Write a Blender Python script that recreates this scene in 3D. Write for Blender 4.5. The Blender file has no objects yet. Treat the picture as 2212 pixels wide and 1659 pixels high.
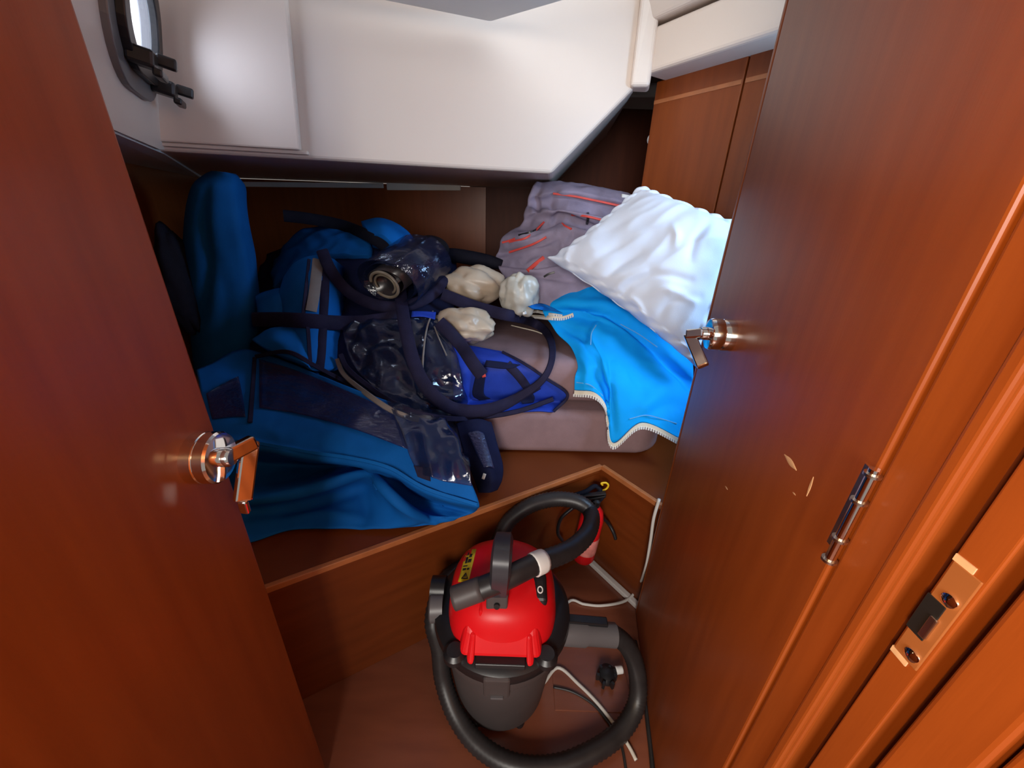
import bpy, bmesh, math, random
import numpy as np
from mathutils import Vector, Matrix, noise
from mathutils.bvhtree import BVHTree

random.seed(4)
scene = bpy.context.scene
COL = scene.collection

# ------------------------------------------------------------------ camera
F_PX, CXP, CYP, EYE = 831.0, 1106.0, 829.5, 1.25
_n = np.array([1040.0 - CXP, 2680.0 - CYP, F_PX]); _n /= np.linalg.norm(_n)   # straight down, seen by the camera
_f = np.array([0, 0, 1.0]); _Y = _f - _n * _f.dot(_n); _Y /= np.linalg.norm(_Y)
_Z = -_n; _X = np.cross(_Y, _Z)
RW = np.array([_X, _Y, _Z])
cam_d = bpy.data.cameras.new('camera'); cam = bpy.data.objects.new('camera', cam_d); COL.objects.link(cam)
cam_d.sensor_fit = 'HORIZONTAL'; cam_d.sensor_width = 36.0; cam_d.lens = F_PX / 2212.0 * 36.0
cam_d.clip_start = 0.01
_r, _u, _b = RW @ np.array([1, 0, 0.]), RW @ np.array([0, -1, 0.]), RW @ np.array([0, 0, -1.])
cam.matrix_world = Matrix(((_r[0], _u[0], _b[0], 0), (_r[1], _u[1], _b[1], 0), (_r[2], _u[2], _b[2], EYE), (0, 0, 0, 1)))
scene.camera = cam

# ------------------------------------------------------------------ light
w = bpy.data.worlds.new('saloon_ambient'); scene.world = w; w.use_nodes = True
w.node_tree.nodes['Background'].inputs[0].default_value = (1.0, 0.90, 0.82, 1)
w.node_tree.nodes['Background'].inputs[1].default_value = 0.30

def area(name, loc, target, size, power, color, size_y=None):
    d = bpy.data.lights.new(name, 'AREA'); d.energy = power; d.color = color
    d.shape = 'RECTANGLE'; d.size = size; d.size_y = size_y or size
    o = bpy.data.objects.new(name, d); COL.objects.link(o); o.location = loc
    o.rotation_euler = (Vector(target) - Vector(loc)).to_track_quat('-Z', 'Y').to_euler()
    return o
area('companionway_daylight', (-0.36, -1.75, 1.60), (0.0, 1.5, 1.7), 0.95, 63, (1.0, 0.925, 0.85))
area('saloon_lamp', (-0.63, -0.45, 1.60), (0.4, 0.45, 1.2), 0.20, 50, (1.0, 0.66, 0.30))
area('left_door_fill', (0.62, -0.45, 1.60), (-0.4, 0.2, 1.0), 0.22, 5.5, (1.0, 0.60, 0.28))  # added fill to warm the left door, not a known lamp
area('hull_window_daylight', (1.02, 0.88, 1.42), (0.0, 1.35, 0.85), 0.32, 11.0, (0.42, 0.68, 1.0))
area('cabin_hatch_daylight', (0.15, 0.95, 2.02), (0.1, 1.25, 0.5), 0.42, 3.6, (0.80, 0.90, 1.0))
PORTHOLE_W = 6.5

vs = scene.view_settings
vs.view_transform = 'Standard'; vs.look = 'None'; vs.gamma = 1.0; vs.use_curve_mapping = False
vs.exposure = 0.0

# ------------------------------------------------------------------ helpers
O3 = np.array([0, 0, EYE])
def ray(px, py):
    v = RW @ np.array([px - CXP, py - CYP, F_PX]); return v / np.linalg.norm(v)
def W(px, py, y=None, z=None, x=None):
    r = ray(px, py)
    t = y / r[1] if y is not None else ((z - EYE) / r[2] if z is not None else x / r[0])
    return O3 + t * r
def onplane(px, py, p0, n):
    r = ray(px, py); t = np.dot(np.array(p0) - O3, n) / np.dot(r, n); return O3 + t * r
A_ = np.array

def Wd(px, py, depth):
    """point on a sight line at a distance measured along the optical axis"""
    v = np.array([px - CXP, py - CYP, F_PX]) * depth / F_PX; return O3 + RW @ v
PILE = []       # (verts, faces) of what already lies on the berth
TREE = None
def pile_add(o):
    global TREE
    off = sum(len(v) for v, f in PILE)
    mw = o.matrix_world
    PILE.append(([tuple(v.co) for v in o.data.vertices], [tuple(i + off for i in p.vertices) for p in o.data.polygons]))
    vv = [v for a, b in PILE for v in a]; ff = [f for a, b in PILE for f in b]
    TREE = BVHTree.FromPolygons(vv, ff)
def D(px, py, lift=0.008):
    """point where the sight line through a pixel meets the heap on the berth, lifted towards the eye"""
    r = ray(px, py); h = TREE.ray_cast(Vector(O3), Vector(r))
    if h[0] is None: return W(px, py, y=1.6)
    return A_(h[0]) - r * lift

def mk(name, verts, faces, mat, parent=None, smooth=True):
    me = bpy.data.meshes.new(name)
    me.from_pydata([tuple(map(float, v)) for v in verts], [], faces)
    me.validate(); me.update()
    bm = bmesh.new(); bm.from_mesh(me); bmesh.ops.recalc_face_normals(bm, faces=bm.faces[:]); bm.to_mesh(me); bm.free()
    if smooth:
        for p in me.polygons: p.use_smooth = True
    o = bpy.data.objects.new(name, me); COL.objects.link(o)
    if mat: me.materials.append(mat)
    if parent: adopt(o, parent)
    return o
def adopt(o, parent):
    o.parent = parent
    o.matrix_parent_inverse = Matrix.Translation(-parent.location) if parent.parent is None else Matrix.Identity(4)
    if parent.parent is not None:
        o.matrix_parent_inverse = Matrix.Identity(4)
def thing(name, loc, label, cat, group=None):
    o = bpy.data.objects.new(name, None); COL.objects.link(o); o.location = [float(c) for c in loc]
    o.empty_display_size = 0.05
    return tag(o, label, cat, group)
def tag(o, label, cat, group=None):
    o['label'] = label; o['category'] = cat
    if group: o['group'] = group
    return o
def struct(o, label=None):
    o['kind'] = 'structure'
    if label: o['label'] = label
    return o
def bevel(o, wd, seg=2, angle=35):
    m = o.modifiers.new('bevel', 'BEVEL'); m.width = wd; m.segments = seg; m.limit_method = 'ANGLE'; m.angle_limit = math.radians(angle)
    return o
def subsurf(o, n=1):
    m = o.modifiers.new('sub', 'SUBSURF'); m.levels = n; m.render_levels = n; return o

def prism(name, plan, z0, z1, mat, parent=None, bev=0, smooth=False, seg=2):
    n = len(plan)
    v = [(p[0], p[1], z0) for p in plan] + [(p[0], p[1], z1) for p in plan]
    f = [tuple(range(n))[::-1], tuple(range(n, 2 * n))] + [(i, (i + 1) % n, n + (i + 1) % n, n + i) for i in range(n)]
    o = mk(name, v, f, mat, parent, smooth)
    if bev: bevel(o, bev, seg)
    return o
def hexa(name, b, t, mat, parent=None, bev=0, seg=2):
    """eight-corner block: four corners b, four corners t"""
    v = list(b) + list(t)
    f = [(3, 2, 1, 0), (4, 5, 6, 7)] + [(i, (i + 1) % 4, 4 + (i + 1) % 4, 4 + i) for i in range(4)]
    o = mk(name, v, f, mat, parent, False)
    if bev: bevel(o, bev, seg)
    return o
def obox(name, c, ax, ay, az, mat, parent=None, bev=0, seg=2):
    """block round centre c with half vectors ax, ay, az"""
    c, ax, ay, az = A_(c), A_(ax), A_(ay), A_(az)
    b = [c - ax - ay - az, c + ax - ay - az, c + ax + ay - az, c - ax + ay - az]
    t = [p + 2 * az for p in b]
    return hexa(name, b, t, mat, parent, bev, seg)
def bar(name, p, q, width, thick, up, mat, parent=None, bev=0):
    p, q, up = A_(p), A_(q), A_(up)
    d = (q - p); L = np.linalg.norm(d); d = d / L
    s = np.cross(d, up); s /= np.linalg.norm(s); u = np.cross(s, d)
    return obox(name, (p + q) / 2, d * L / 2, s * width / 2, u * thick / 2, mat, parent, bev)

def spline(P, n):
    """Catmull-Rom through P (k x 3), n samples"""
    P = np.asarray(P, float); k = len(P)
    if k == 2:
        t = np.linspace(0, 1, n)[:, None]; return P[0] * (1 - t) + P[1] * t
    Q = np.vstack([2 * P[0] - P[1], P, 2 * P[-1] - P[-2]])
    out = []
    for t in np.linspace(0, k - 1, n):
        i = min(int(t), k - 2); u = t - i
        a, b, c, d = Q[i], Q[i + 1], Q[i + 2], Q[i + 3]
        out.append(0.5 * (2 * b + (c - a) * u + (2 * a - 5 * b + 4 * c - d) * u * u + (3 * b - a - 3 * c + d) * u ** 3))
    return np.array(out)
def frames(P):
    T = np.gradient(P, axis=0); T /= np.linalg.norm(T, axis=1)[:, None] + 1e-12
    N = [np.cross(T[0], [0, 0, 1.0]) if abs(T[0][2]) < .95 else np.cross(T[0], [1.0, 0, 0])]
    N[0] = N[0] / np.linalg.norm(N[0])
    for i in range(1, len(P)):
        v = N[-1] - T[i] * N[-1].dot(T[i]); N.append(v / (np.linalg.norm(v) + 1e-12))
    N = np.array(N); return T, N, np.cross(T, N)
def tube(name, path, r, mat, parent=None, n=None, seg=12, ribs=0, rad=None):
    P = spline(path, n or max(8, len(path) * 6)); T, N, B = frames(P)
    m = len(P); V = []; Fc = []
    for i in range(m):
        rr = r if rad is None else r * rad(i / (m - 1))
        if ribs: rr *= 1 + 0.07 * (1 if (i % 2) else -1)
        for j in range(seg):
            a = 2 * math.pi * j / seg
            V.append(P[i] + rr * (math.cos(a) * N[i] + math.sin(a) * B[i]))
    for i in range(m - 1):
        for j in range(seg):
            Fc.append((i * seg + j, i * seg + (j + 1) % seg, (i + 1) * seg + (j + 1) % seg, (i + 1) * seg + j))
    Fc.append(tuple(range(seg))[::-1]); Fc.append(tuple((m - 1) * seg + j for j in range(seg)))
    return mk(name, V, Fc, mat, parent)
def ribbon(name, path, width, thick, mat, parent=None, n=None, nrm=None, wfun=None):
    """flat webbing along a path; nrm = list of facing vectors at the path points"""
    P = spline(path, n or len(path) * 8); m = len(P)
    T = np.gradient(P, axis=0); T /= np.linalg.norm(T, axis=1)[:, None] + 1e-12
    if nrm is None: Nn = np.array([(O3 - p) / np.linalg.norm(O3 - p) for p in P])
    else: Nn = spline(nrm, m)
    V = []; Fc = []
    for i in range(m):
        s = np.cross(T[i], Nn[i]); s /= np.linalg.norm(s) + 1e-12; u = np.cross(s, T[i])
        hw = width / 2 * (wfun(i / (m - 1)) if wfun else 1)
        for a, b in ((-1, -1), (-.75, 1), (.75, 1), (1, -1)):
            V.append(P[i] + s * hw * a + u * thick / 2 * b)
    for i in range(m - 1):
        for j in range(4):
            Fc.append((i * 4 + j, i * 4 + (j + 1) % 4, (i + 1) * 4 + (j + 1) % 4, (i + 1) * 4 + j))
    Fc.append((3, 2, 1, 0)); Fc.append(tuple((m - 1) * 4 + j for j in range(4)))
    o = mk(name, V, Fc, mat, parent, True)
    o.modifiers.new('es', 'EDGE_SPLIT').split_angle = math.radians(50)
    return o
def lathe(name, c, prof, mat, parent=None, seg=40, axis=(0, 0, 1), shape=None, cap=True):
    """prof: list of (r, h) along axis from c"""
    c = A_(c, float) if False else np.array(c, float); ax = np.array(axis, float); ax /= np.linalg.norm(ax)
    e = np.cross(ax, [0, 1, 0]) if abs(ax[1]) < .9 else np.cross(ax, [1, 0, 0]); e /= np.linalg.norm(e); g = np.cross(ax, e)
    V = []; Fc = []
    for r, h in prof:
        for j in range(seg):
            a = 2 * math.pi * j / seg
            k = shape(a, h) if shape else 1
            V.append(c + ax * h + r * k * (math.cos(a) * e + math.sin(a) * g))
    m = len(prof)
    for i in range(m - 1):
        for j in range(seg):
            Fc.append((i * seg + j, i * seg + (j + 1) % seg, (i + 1) * seg + (j + 1) % seg, (i + 1) * seg + j))
    if cap:
        Fc.append(tuple(range(seg))[::-1]); Fc.append(tuple((m - 1) * seg + j for j in range(seg)))
    o = mk(name, V, Fc, mat, parent)
    o.modifiers.new('es', 'EDGE_SPLIT').split_angle = math.radians(40)
    return o
def gridpts(ctrl, nu, nv):
    C = np.array(ctrl, float)                 # rows x cols x 3
    R1 = np.array([spline(row, nu) for row in C])
    return np.array([spline(R1[:, j], nv) for j in range(nu)]).transpose(1, 0, 2)
def gnormals(G):
    du = np.gradient(G, axis=1); dv = np.gradient(G, axis=0); n = np.cross(du, dv)
    n /= np.linalg.norm(n, axis=2)[:, :, None] + 1e-12
    view = O3 - G
    s = np.sign(np.sum(n * view, axis=2)); 
    if s.mean() < 0: n = -n
    return n
def wrinkle(G, amp, scale, stretch=(1, 1, 1), edge=True, ridged=0.0, seed=0.0):
    N = gnormals(G); nv, nu, _ = G.shape; out = G.copy()
    st = np.array(stretch)
    for i in range(nv):
        for j in range(nu):
            p = Vector(G[i, j] * st * scale) + Vector((seed, seed * 1.7, -seed))
            v = noise.noise(p) + 0.5 * noise.noise(p * 2.1)
            if ridged: v = (1 - ridged) * v + ridged * (1 - 2.2 * abs(noise.noise(p * 1.3)))
            out[i, j] += N[i, j] * amp * v
    return out
def project(P):
    v = (P - O3) @ RW; return np.stack([CXP + F_PX * v[..., 0] / v[..., 2], CYP + F_PX * v[..., 1] / v[..., 2]], -1)
def crease(G, lines, N=None):
    """press folds into a cloth: each line is (points, height, half width); negative heights are valleys"""
    if N is None: N = gnormals(G)
    Q = project(G); out = G.copy()
    for pts, amp, wd in lines:
        L = spline([(a, b, 0) for a, b in pts], 24)[:, :2]; d = np.full(Q.shape[:-1], 1e9); tt = np.zeros(Q.shape[:-1])
        for i in range(len(L) - 1):
            a, ab = L[i], L[i + 1] - L[i]; t = np.clip(((Q - a) @ ab) / (ab @ ab + 1e-9), 0, 1)
            dd = np.linalg.norm(Q - (a + t[..., None] * ab), axis=-1); m = dd < d; d = np.where(m, dd, d); tt = np.where(m, (i + t) / (len(L) - 1), tt)
        h = amp * np.exp(-(d / wd) ** 2) * np.sin(np.pi * np.clip(.08 + .84 * tt, 0, 1)) ** .6
        out = out + N * h[..., None]
    return out
def shell(name, G, mat, parent=None, thick=None, back=None, pile=False, sub=0):
    """grid surface closed into a body: offset along normals by thick, or by the vector back"""
    nv, nu, _ = G.shape
    if back is not None: Bk = G + np.array(back)
    else: Bk = G - gnormals(G) * thick
    V = list(G.reshape(-1, 3)) + list(Bk.reshape(-1, 3)); n = nv * nu; Fc = []
    for i in range(nv - 1):
        for j in range(nu - 1):
            a = i * nu + j; q = (a, a + 1, a + nu + 1, a + nu)
            Fc.append(q); Fc.append(tuple(n + k for k in q[::-1]))
    rim = [j for j in range(nu)] + [i * nu + nu - 1 for i in range(1, nv)] + [(nv - 1) * nu + j for j in range(nu - 2, -1, -1)] + [i * nu for i in range(nv - 2, 0, -1)]
    for k in range(len(rim)):
        a, b = rim[k], rim[(k + 1) % len(rim)]; Fc.append((b, a, n + a, n + b))
    o = mk(name, V, Fc, mat, parent)
    if pile: pile_add(o)
    if sub: subsurf(o, sub)
    return o
def blob(name, c, rad, mat, parent=None, amp=0.2, scale=9.0, ridged=True, seed=0, seg=48, rings=28, flat=0.0, rot=0.0):
    V = []; Fc = []; c = np.array(c, float)
    for i in range(rings + 1):
        th = math.pi * i / rings
        for j in range(seg):
            ph = 2 * math.pi * j / seg
            d = np.array([math.sin(th) * math.cos(ph), math.sin(th) * math.sin(ph), math.cos(th)])
            p = Vector(d * 2.2) + Vector((seed, seed * 2.3, 0))
            k = noise.noise(p * scale / 9) * .6
            if ridged: k += (abs(noise.noise(p * scale / 13)) * 2.0 - .4) * .8 + (abs(noise.noise(Vector((p.x, p.y, p.z * 2.2)) * scale / 6 + Vector((3, 1, 2)))) * 1.6 - .3) * .20
            d2 = d * np.array(rad) * (1 + amp * k)
            if flat and d2[2] < -flat * rad[2]: d2[2] = -flat * rad[2]
            x, y = d2[0] * math.cos(rot) - d2[1] * math.sin(rot), d2[0] * math.sin(rot) + d2[1] * math.cos(rot)
            V.append(c + np.array([x, y, d2[2]]))
    for i in range(rings):
        for j in range(seg):
            Fc.append((i * seg + j, i * seg + (j + 1) % seg, (i + 1) * seg + (j + 1) % seg, (i + 1) * seg + j))
    return mk(name, V, Fc, mat, parent)

# ------------------------------------------------------------------ materials
def mat(name, col, rough=0.5, metal=0.0, var=0.0, vscale=8.0, bump=0.0, bscale=200.0, spec=0.5, coat=0.0, sheen=0.0, trans=0.0, alpha=1.0, stretch=None, col2=None, bstretch=None):
    m = bpy.data.materials.new(name); m.use_nodes = True; nt = m.node_tree; b = nt.nodes['Principled BSDF']
    b.inputs['Base Color'].default_value = (*col, 1); b.inputs['Roughness'].default_value = rough
    b.inputs['Metallic'].default_value = metal; b.inputs['Specular IOR Level'].default_value = spec
    b.inputs['Coat Weight'].default_value = coat; b.inputs['Coat Roughness'].default_value = 0.22
    b.inputs['Sheen Weight'].default_value = sheen; b.inputs['Transmission Weight'].default_value = trans
    b.inputs['Alpha'].default_value = alpha
    tc = nt.nodes.new('ShaderNodeTexCoord')
    def coords(s):
        mp = nt.nodes.new('ShaderNodeMapping'); mp.inputs['Scale'].default_value = s
        nt.links.new(tc.outputs['Object'], mp.inputs['Vector']); return mp.outputs['Vector']
    if var or col2:
        nz = nt.nodes.new('ShaderNodeTexNoise'); nz.inputs['Scale'].default_value = vscale; nz.inputs['Detail'].default_value = 6
        nt.links.new(coords(stretch or (1, 1, 1)), nz.inputs['Vector'])
        rp = nt.nodes.new('ShaderNodeValToRGB'); rp.color_ramp.elements[0].position = 0.3; rp.color_ramp.elements[1].position = 0.7
        c2 = col2 or tuple(min(1, c * (1 + var)) for c in col); c1 = col if col2 else tuple(c * (1 - var) for c in col)
        rp.color_ramp.elements[0].color = (*c1, 1); rp.color_ramp.elements[1].color = (*c2, 1)
        nt.links.new(nz.outputs['Fac'], rp.inputs['Fac']); nt.links.new(rp.outputs['Color'], b.inputs['Base Color'])
    if bump:
        n2 = nt.nodes.new('ShaderNodeTexNoise'); n2.inputs['Scale'].default_value = bscale; n2.inputs['Detail'].default_value = 4
        nt.links.new(coords(bstretch or (1, 1, 1)), n2.inputs['Vector'])
        bp = nt.nodes.new('ShaderNodeBump'); bp.inputs['Strength'].default_value = bump; bp.inputs['Distance'].default_value = 0.002
        nt.links.new(n2.outputs['Fac'], bp.inputs['Height']); nt.links.new(bp.outputs['Normal'], b.inputs['Normal'])
    return m
WOOD = mat('varnished_mahogany', (0.215, 0.046, 0.007), 0.40, vscale=7, stretch=(6, 6, .5), col2=(0.265, 0.060, 0.010), bump=.05, bscale=60, bstretch=(6, 6, .4), coat=0.12, spec=.35)
WOODH = mat('mahogany_horizontal_shaded', (0.135, 0.027, 0.004), 0.42, vscale=7, stretch=(.6, .6, 5), col2=(0.175, 0.037, 0.006), coat=0.12, spec=.35)  # same finish as the doors, the berth's dimmer light put into the colour
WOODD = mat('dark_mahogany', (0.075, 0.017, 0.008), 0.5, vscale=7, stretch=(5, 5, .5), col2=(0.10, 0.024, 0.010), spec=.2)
EDGE = mat('light_edging_wood', (0.42, 0.14, 0.045), 0.4, var=.15, vscale=20, coat=0.3)
SOLE = mat('cabin_sole_wood', (0.17, 0.050, 0.026), 0.32, vscale=5, stretch=(1, 5, 1), col2=(0.22, 0.068, 0.034), coat=0.3)
GEL = mat('white_gelcoat', (0.76, 0.645, 0.56), 0.42, var=.02, vscale=2, bump=.04, bscale=90)
GEL2 = mat('white_headliner', (0.70, 0.68, 0.64), 0.55, var=.03, vscale=3, bump=.05, bscale=120)
GREYF = mat('grey_porthole_seal', (0.16, 0.15, 0.15), 0.35)
BLACK = mat('black_plastic', (0.012, 0.012, 0.014), 0.35, bump=.03)
RUB = mat('black_hose_rubber', (0.022, 0.020, 0.021), 0.42, var=.2, vscale=30)
DGREY = mat('dark_grey_plastic', (0.065, 0.055, 0.055), 0.5, var=.08, vscale=6, bump=.05)
MGREY = mat('mid_grey_plastic', (0.115, 0.11, 0.115), 0.4, var=.08)
RED = mat('red_plastic', (0.72, 0.008, 0.012), 0.36, spec=.3, var=.06, vscale=12, bump=.02)
YEL = mat('yellow_sticker', (0.85, 0.66, 0.02), 0.5, var=.03)
YELW = mat('yellow_plastic', (0.85, 0.55, 0.02), 0.4, var=.05)
INK = mat('black_print', (0.02, 0.02, 0.015), 0.6, var=.1)
WHT = mat('white_plastic', (0.80, 0.79, 0.76), 0.4, var=.03)
CHROME = mat('polished_chrome', (0.86, 0.84, 0.82), 0.09, 1.0, var=.03)
STEEL = mat('brushed_steel', (0.62, 0.58, 0.54), 0.25, 1.0, var=.08, vscale=40)
BRONZE = mat('brown_anodised_plate', (0.34, 0.12, 0.04), 0.4, 0.25, var=.1)
BLUE = mat('royal_blue_canvas', (0.004, 0.115, 0.44), 0.75, var=.14, vscale=9, bump=.25, bscale=700, spec=.12)
BLUED = mat('deep_blue_canvas', (0.004, 0.105, 0.36), 0.8, var=.15, vscale=8, bump=.25, bscale=700, spec=.12)
BRIGHT = mat('bright_blue_canvas', (0.004, 0.125, 0.46), 0.7, var=.1, vscale=9, bump=.2, bscale=700, spec=.12)
COBALT = mat('cobalt_nylon', (0.020, 0.055, 0.42), 0.5, var=.12, vscale=14, bump=.2, bscale=500, spec=.12)
CYAN = mat('cyan_canvas', (0.003, 0.36, 0.95), 0.75, var=.08, vscale=7, bump=.25, bscale=700, spec=.12)
NAVY = mat('navy_webbing', (0.018, 0.016, 0.042), 0.7, var=.2, vscale=25, bump=.4, bscale=500, spec=.12)
NAVYC = mat('navy_canvas', (0.010, 0.013, 0.045), 0.8, var=.25, vscale=10, bump=.3, bscale=600, spec=.12)
BLKW = mat('black_webbing', (0.010, 0.010, 0.018), 0.75, var=.2, vscale=25, bump=.4, bscale=500, spec=.12)
TAN = mat('tan_binding', (0.21, 0.18, 0.165), 0.8, var=.1, vscale=20, bump=.3, bscale=600)
MAUVE = mat('mauve_grey_upholstery', (0.265, 0.170, 0.178), 0.85, var=.10, vscale=14, bump=.4, bscale=420, spec=.12)
GREYB = mat('grey_bag_cloth', (0.29, 0.25, 0.345), 0.85, var=.22, vscale=11, bump=.35, bscale=300, spec=.12)
CORAL = mat('coral_piping', (0.72, 0.075, 0.06), 0.6, var=.1, vscale=40)
COTTON = mat('white_cotton', (0.72, 0.79, 0.92), 0.85, var=.02, vscale=6, bump=.2, bscale=500, spec=.12)
BEIGE = mat('beige_plastic_film', (0.50, 0.41, 0.31), 0.38, var=.16, vscale=9, bump=.3, bscale=60)
PALE = mat('pale_plastic_film', (0.46, 0.44, 0.38), 0.35, var=.2, vscale=11, bump=.3, bscale=60)
CREAM = mat('cream_zip_tape', (0.74, 0.68, 0.55), 0.75, var=.05)
GREEN = mat('green_tag', (0.02, 0.30, 0.05), 0.6, var=.05)
SCUFF = mat('bare_wood_scuff', (0.60, 0.38, 0.24), 0.7, var=.15, vscale=60)
def vinyl(name, tint, alpha, rough=0.07):
    m = bpy.data.materials.new(name); m.use_nodes = True; nt = m.node_tree; b = nt.nodes['Principled BSDF']
    b.inputs['Base Color'].default_value = (*tint, 1); b.inputs['Roughness'].default_value = rough
    b.inputs['Specular IOR Level'].default_value = 0.9; b.inputs['Coat Weight'].default_value = .6; b.inputs['Coat Roughness'].default_value = .04
    out = nt.nodes['Material Output']; tr = nt.nodes.new('ShaderNodeBsdfTransparent'); mx = nt.nodes.new('ShaderNodeMixShader')
    tr.inputs[0].default_value = (0.82, 0.86, 0.95, 1); mx.inputs[0].default_value = alpha
    nt.links.new(tr.outputs[0], mx.inputs[1]); nt.links.new(b.outputs[0], mx.inputs[2]); nt.links.new(mx.outputs[0], out.inputs[0])
    nz = nt.nodes.new('ShaderNodeTexNoise'); nz.inputs['Scale'].default_value = 14; nz.inputs['Detail'].default_value = 2
    bp = nt.nodes.new('ShaderNodeBump'); bp.inputs['Strength'].default_value = .5; bp.inputs['Distance'].default_value = .01
    nt.links.new(nz.outputs[0], bp.inputs['Height']); nt.links.new(bp.outputs[0], b.inputs['Normal'])
    return m
VINYL = vinyl('clear_vinyl_window', (0.022, 0.034, 0.125), 0.60)
VINYL2 = vinyl('clear_vinyl_film', (0.014, 0.022, 0.060), 0.45)
PANE = vinyl('porthole_pane', (0.7, 0.8, 0.85), 0.12, .03)

# ------------------------------------------------------------------ the cabin shell
ZS = 1.38                                   # soffit over the berth
LW0, LW1 = A_([-0.83, 0.18]), A_([-1.90, 2.60])     # hull side, wood
YB = 2.60                                   # back bulkhead
struct(prism('floor', [(-1.3, -1.2), (1.3, -1.2), (1.3, 1.35), (-1.3, 1.35)], -0.03, 0.0, SOLE))
fl = bpy.data.objects['floor']
# a lift-out hatch in the sole: thin dark joint and the board itself
hx = [W(1260, 1425, z=0)[:2], W(1262, 1495, z=0)[:2]]
hb = prism('sole_hatch', [(.15, .60), (.37, .60), (.37, .82), (.15, .82)], -0.002, 0.0025, SOLE, fl, .0015)
def wallbox(name, p, q, z0, z1, th, m, side=1):
    p, q = A_(p), A_(q); d = (q - p) / np.linalg.norm(q - p); n = A_([-d[1], d[0]]) * side * th
    return prism(name, [p, q, q + n, p + n], z0, z1, m)
struct(wallbox('wall_left', LW0, LW1, 0.0, ZS - .012, .03, WOOD, 1))
struct(wallbox('wall_back', (-1.93, YB), (-.20, YB), 0.0, ZS - .004, .03, WOOD, 1))
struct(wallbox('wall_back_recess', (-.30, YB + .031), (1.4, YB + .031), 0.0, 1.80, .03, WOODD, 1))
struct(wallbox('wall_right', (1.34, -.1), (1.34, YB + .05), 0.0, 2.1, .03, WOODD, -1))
struct(prism('wall_back_upper', [(-.2, YB + .05), (1.4, YB + .05), (1.4, YB + .12), (-.2, YB + .12)], 1.80, 2.15, GEL))
struct(prism('ceiling', [(-1.6, .42), (1.3, .42), (1.3, 2.7), (-1.6, 2.7)], 2.06, 2.10, GEL2))

# white batten strips at the head of the back bulkhead
for a, b, zz in (((522, 398), (828, 401), 0), ((836, 403), (995, 404), 1)):
    p, q = W(*a, y=YB - .008), W(*b, y=YB - .008)
    hh = .0135 if zz == 0 else .019
    o = obox('trim_1' if zz == 0 else 'trim_2', (p + q) / 2, (q - p) / 2, (0, .008, 0), (0, 0, hh), WHT, None, .003)
    struct(o)

# overhead cockpit moulding, one body: soffit, slanting front, chamfered right side
Bl = A_([-.69, 1.41]); Br = A_([.115, 1.60]); du = (Br - Bl) / np.linalg.norm(Br - Bl)
front = [Bl - du * .60, Br, Br + du * .300, Br + du * .245]
fz = [ZS, ZS, 1.672, 2.06]
lean = [0, 0, 0.0, 0.0]
V = [(front[i][0], front[i][1] - lean[i], fz[i]) for i in range(4)] + [(front[0][0], front[0][1], 2.06)]
back = [(-1.95, YB + .04, ZS), (.20, YB + .04, ZS), (.50, YB + .04, 1.672), (.46, YB + .04, 2.06), (-1.95, YB + .04, 2.06)]
n5 = 5
fc = [(0, 1, 2, 3, 4), (9, 8, 7, 6, 5)] + [(i, (i + 1) % 5, 5 + (i + 1) % 5, 5 + i) for i in range(5)]
o = mk('trim_3', V + back, fc, GEL, None, False); bevel(o, .012, 3); struct(o, 'white moulded overhead box above the berth')
box_overhead = o
# raised left panel on its front
pn = A_([du[1], -du[0]])
def bf(s, z, out=0.0):
    p = Bl + du * s + pn * out; return (p[0], p[1], z)
o = hexa('access_panel', [bf(-.44, 1.402, .002), bf(-.003, 1.402, .002), bf(-.003, 1.402, .03), bf(-.44, 1.402, .03)],
         [bf(-.44, 2.05, .002), bf(.05, 2.05, .002), bf(.05, 2.05, .03), bf(-.44, 2.05, .03)], GEL, box_overhead, .005)
hexa('panel_lip', [bf(-.44, 1.392, -.01), bf(.016, 1.392, -.01), bf(.016, 1.392, .016), bf(-.44, 1.392, .016)],
     [bf(-.44, 1.403, -.01), bf(.016, 1.403, -.01), bf(.016, 1.403, .016), bf(-.44, 1.403, .016)], GEL, box_overhead, .003)

# upper hull side, white, leaning inwards, with the soffit band below it
PA, PB, PC = A_([-.85, .93, ZS]), A_([-1.065, 1.32, ZS]), A_([-.985, 1.34, 1.75])
pu = (PB - PA) / np.linalg.norm(PB - PA); pnn = np.cross(pu, PC - PA); pnn /= np.linalg.norm(pnn)
if pnn[0] < 0: pnn = -pnn
pv = np.cross(pnn, pu); pv = pv if pv[2] > 0 else -pv
def hp(u, v, out=0.0): return PA + pu * u + pv * v + pnn * out
# wall as strips round the porthole opening
CU, CV, HU, HV = .185, .255, .135, .105
def rrect(hu, hv, r, n=8):
    pts = []
    for cx, cy, a0 in ((hu - r, hv - r, 0), (-hu + r, hv - r, 90), (-hu + r, -hv + r, 180), (hu - r, -hv + r, 270)):
        for k in range(n + 1):
            a = math.radians(a0 + 90 * k / n); pts.append((cx + r * math.cos(a), cy + r * math.sin(a)))
    return pts
hole = rrect(HU, HV, .09)
N_ = len(hole)
outer = []
for (a, b) in hole:
    k = 1e9
    for lim, c in (((.36, -.75), a), ((.46, -.255), b)):
        pass
    tx = (.265 / a) if a > 1e-9 else ((-.85 / a) if a < -1e-9 else 1e9)
    ty = (.45 / b) if b > 1e-9 else ((-.255 / b) if b < -1e-9 else 1e9)
    t = min(tx, ty); outer.append((a * t, b * t))
V = [hp(CU + a, CV + b) for a, b in hole] + [hp(CU + a, CV + b) for a, b in outer]
V += [hp(CU + a, CV + b, -.05) for a, b in hole] + [hp(CU + a, CV + b, -.05) for a, b in outer]
fc = []
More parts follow.
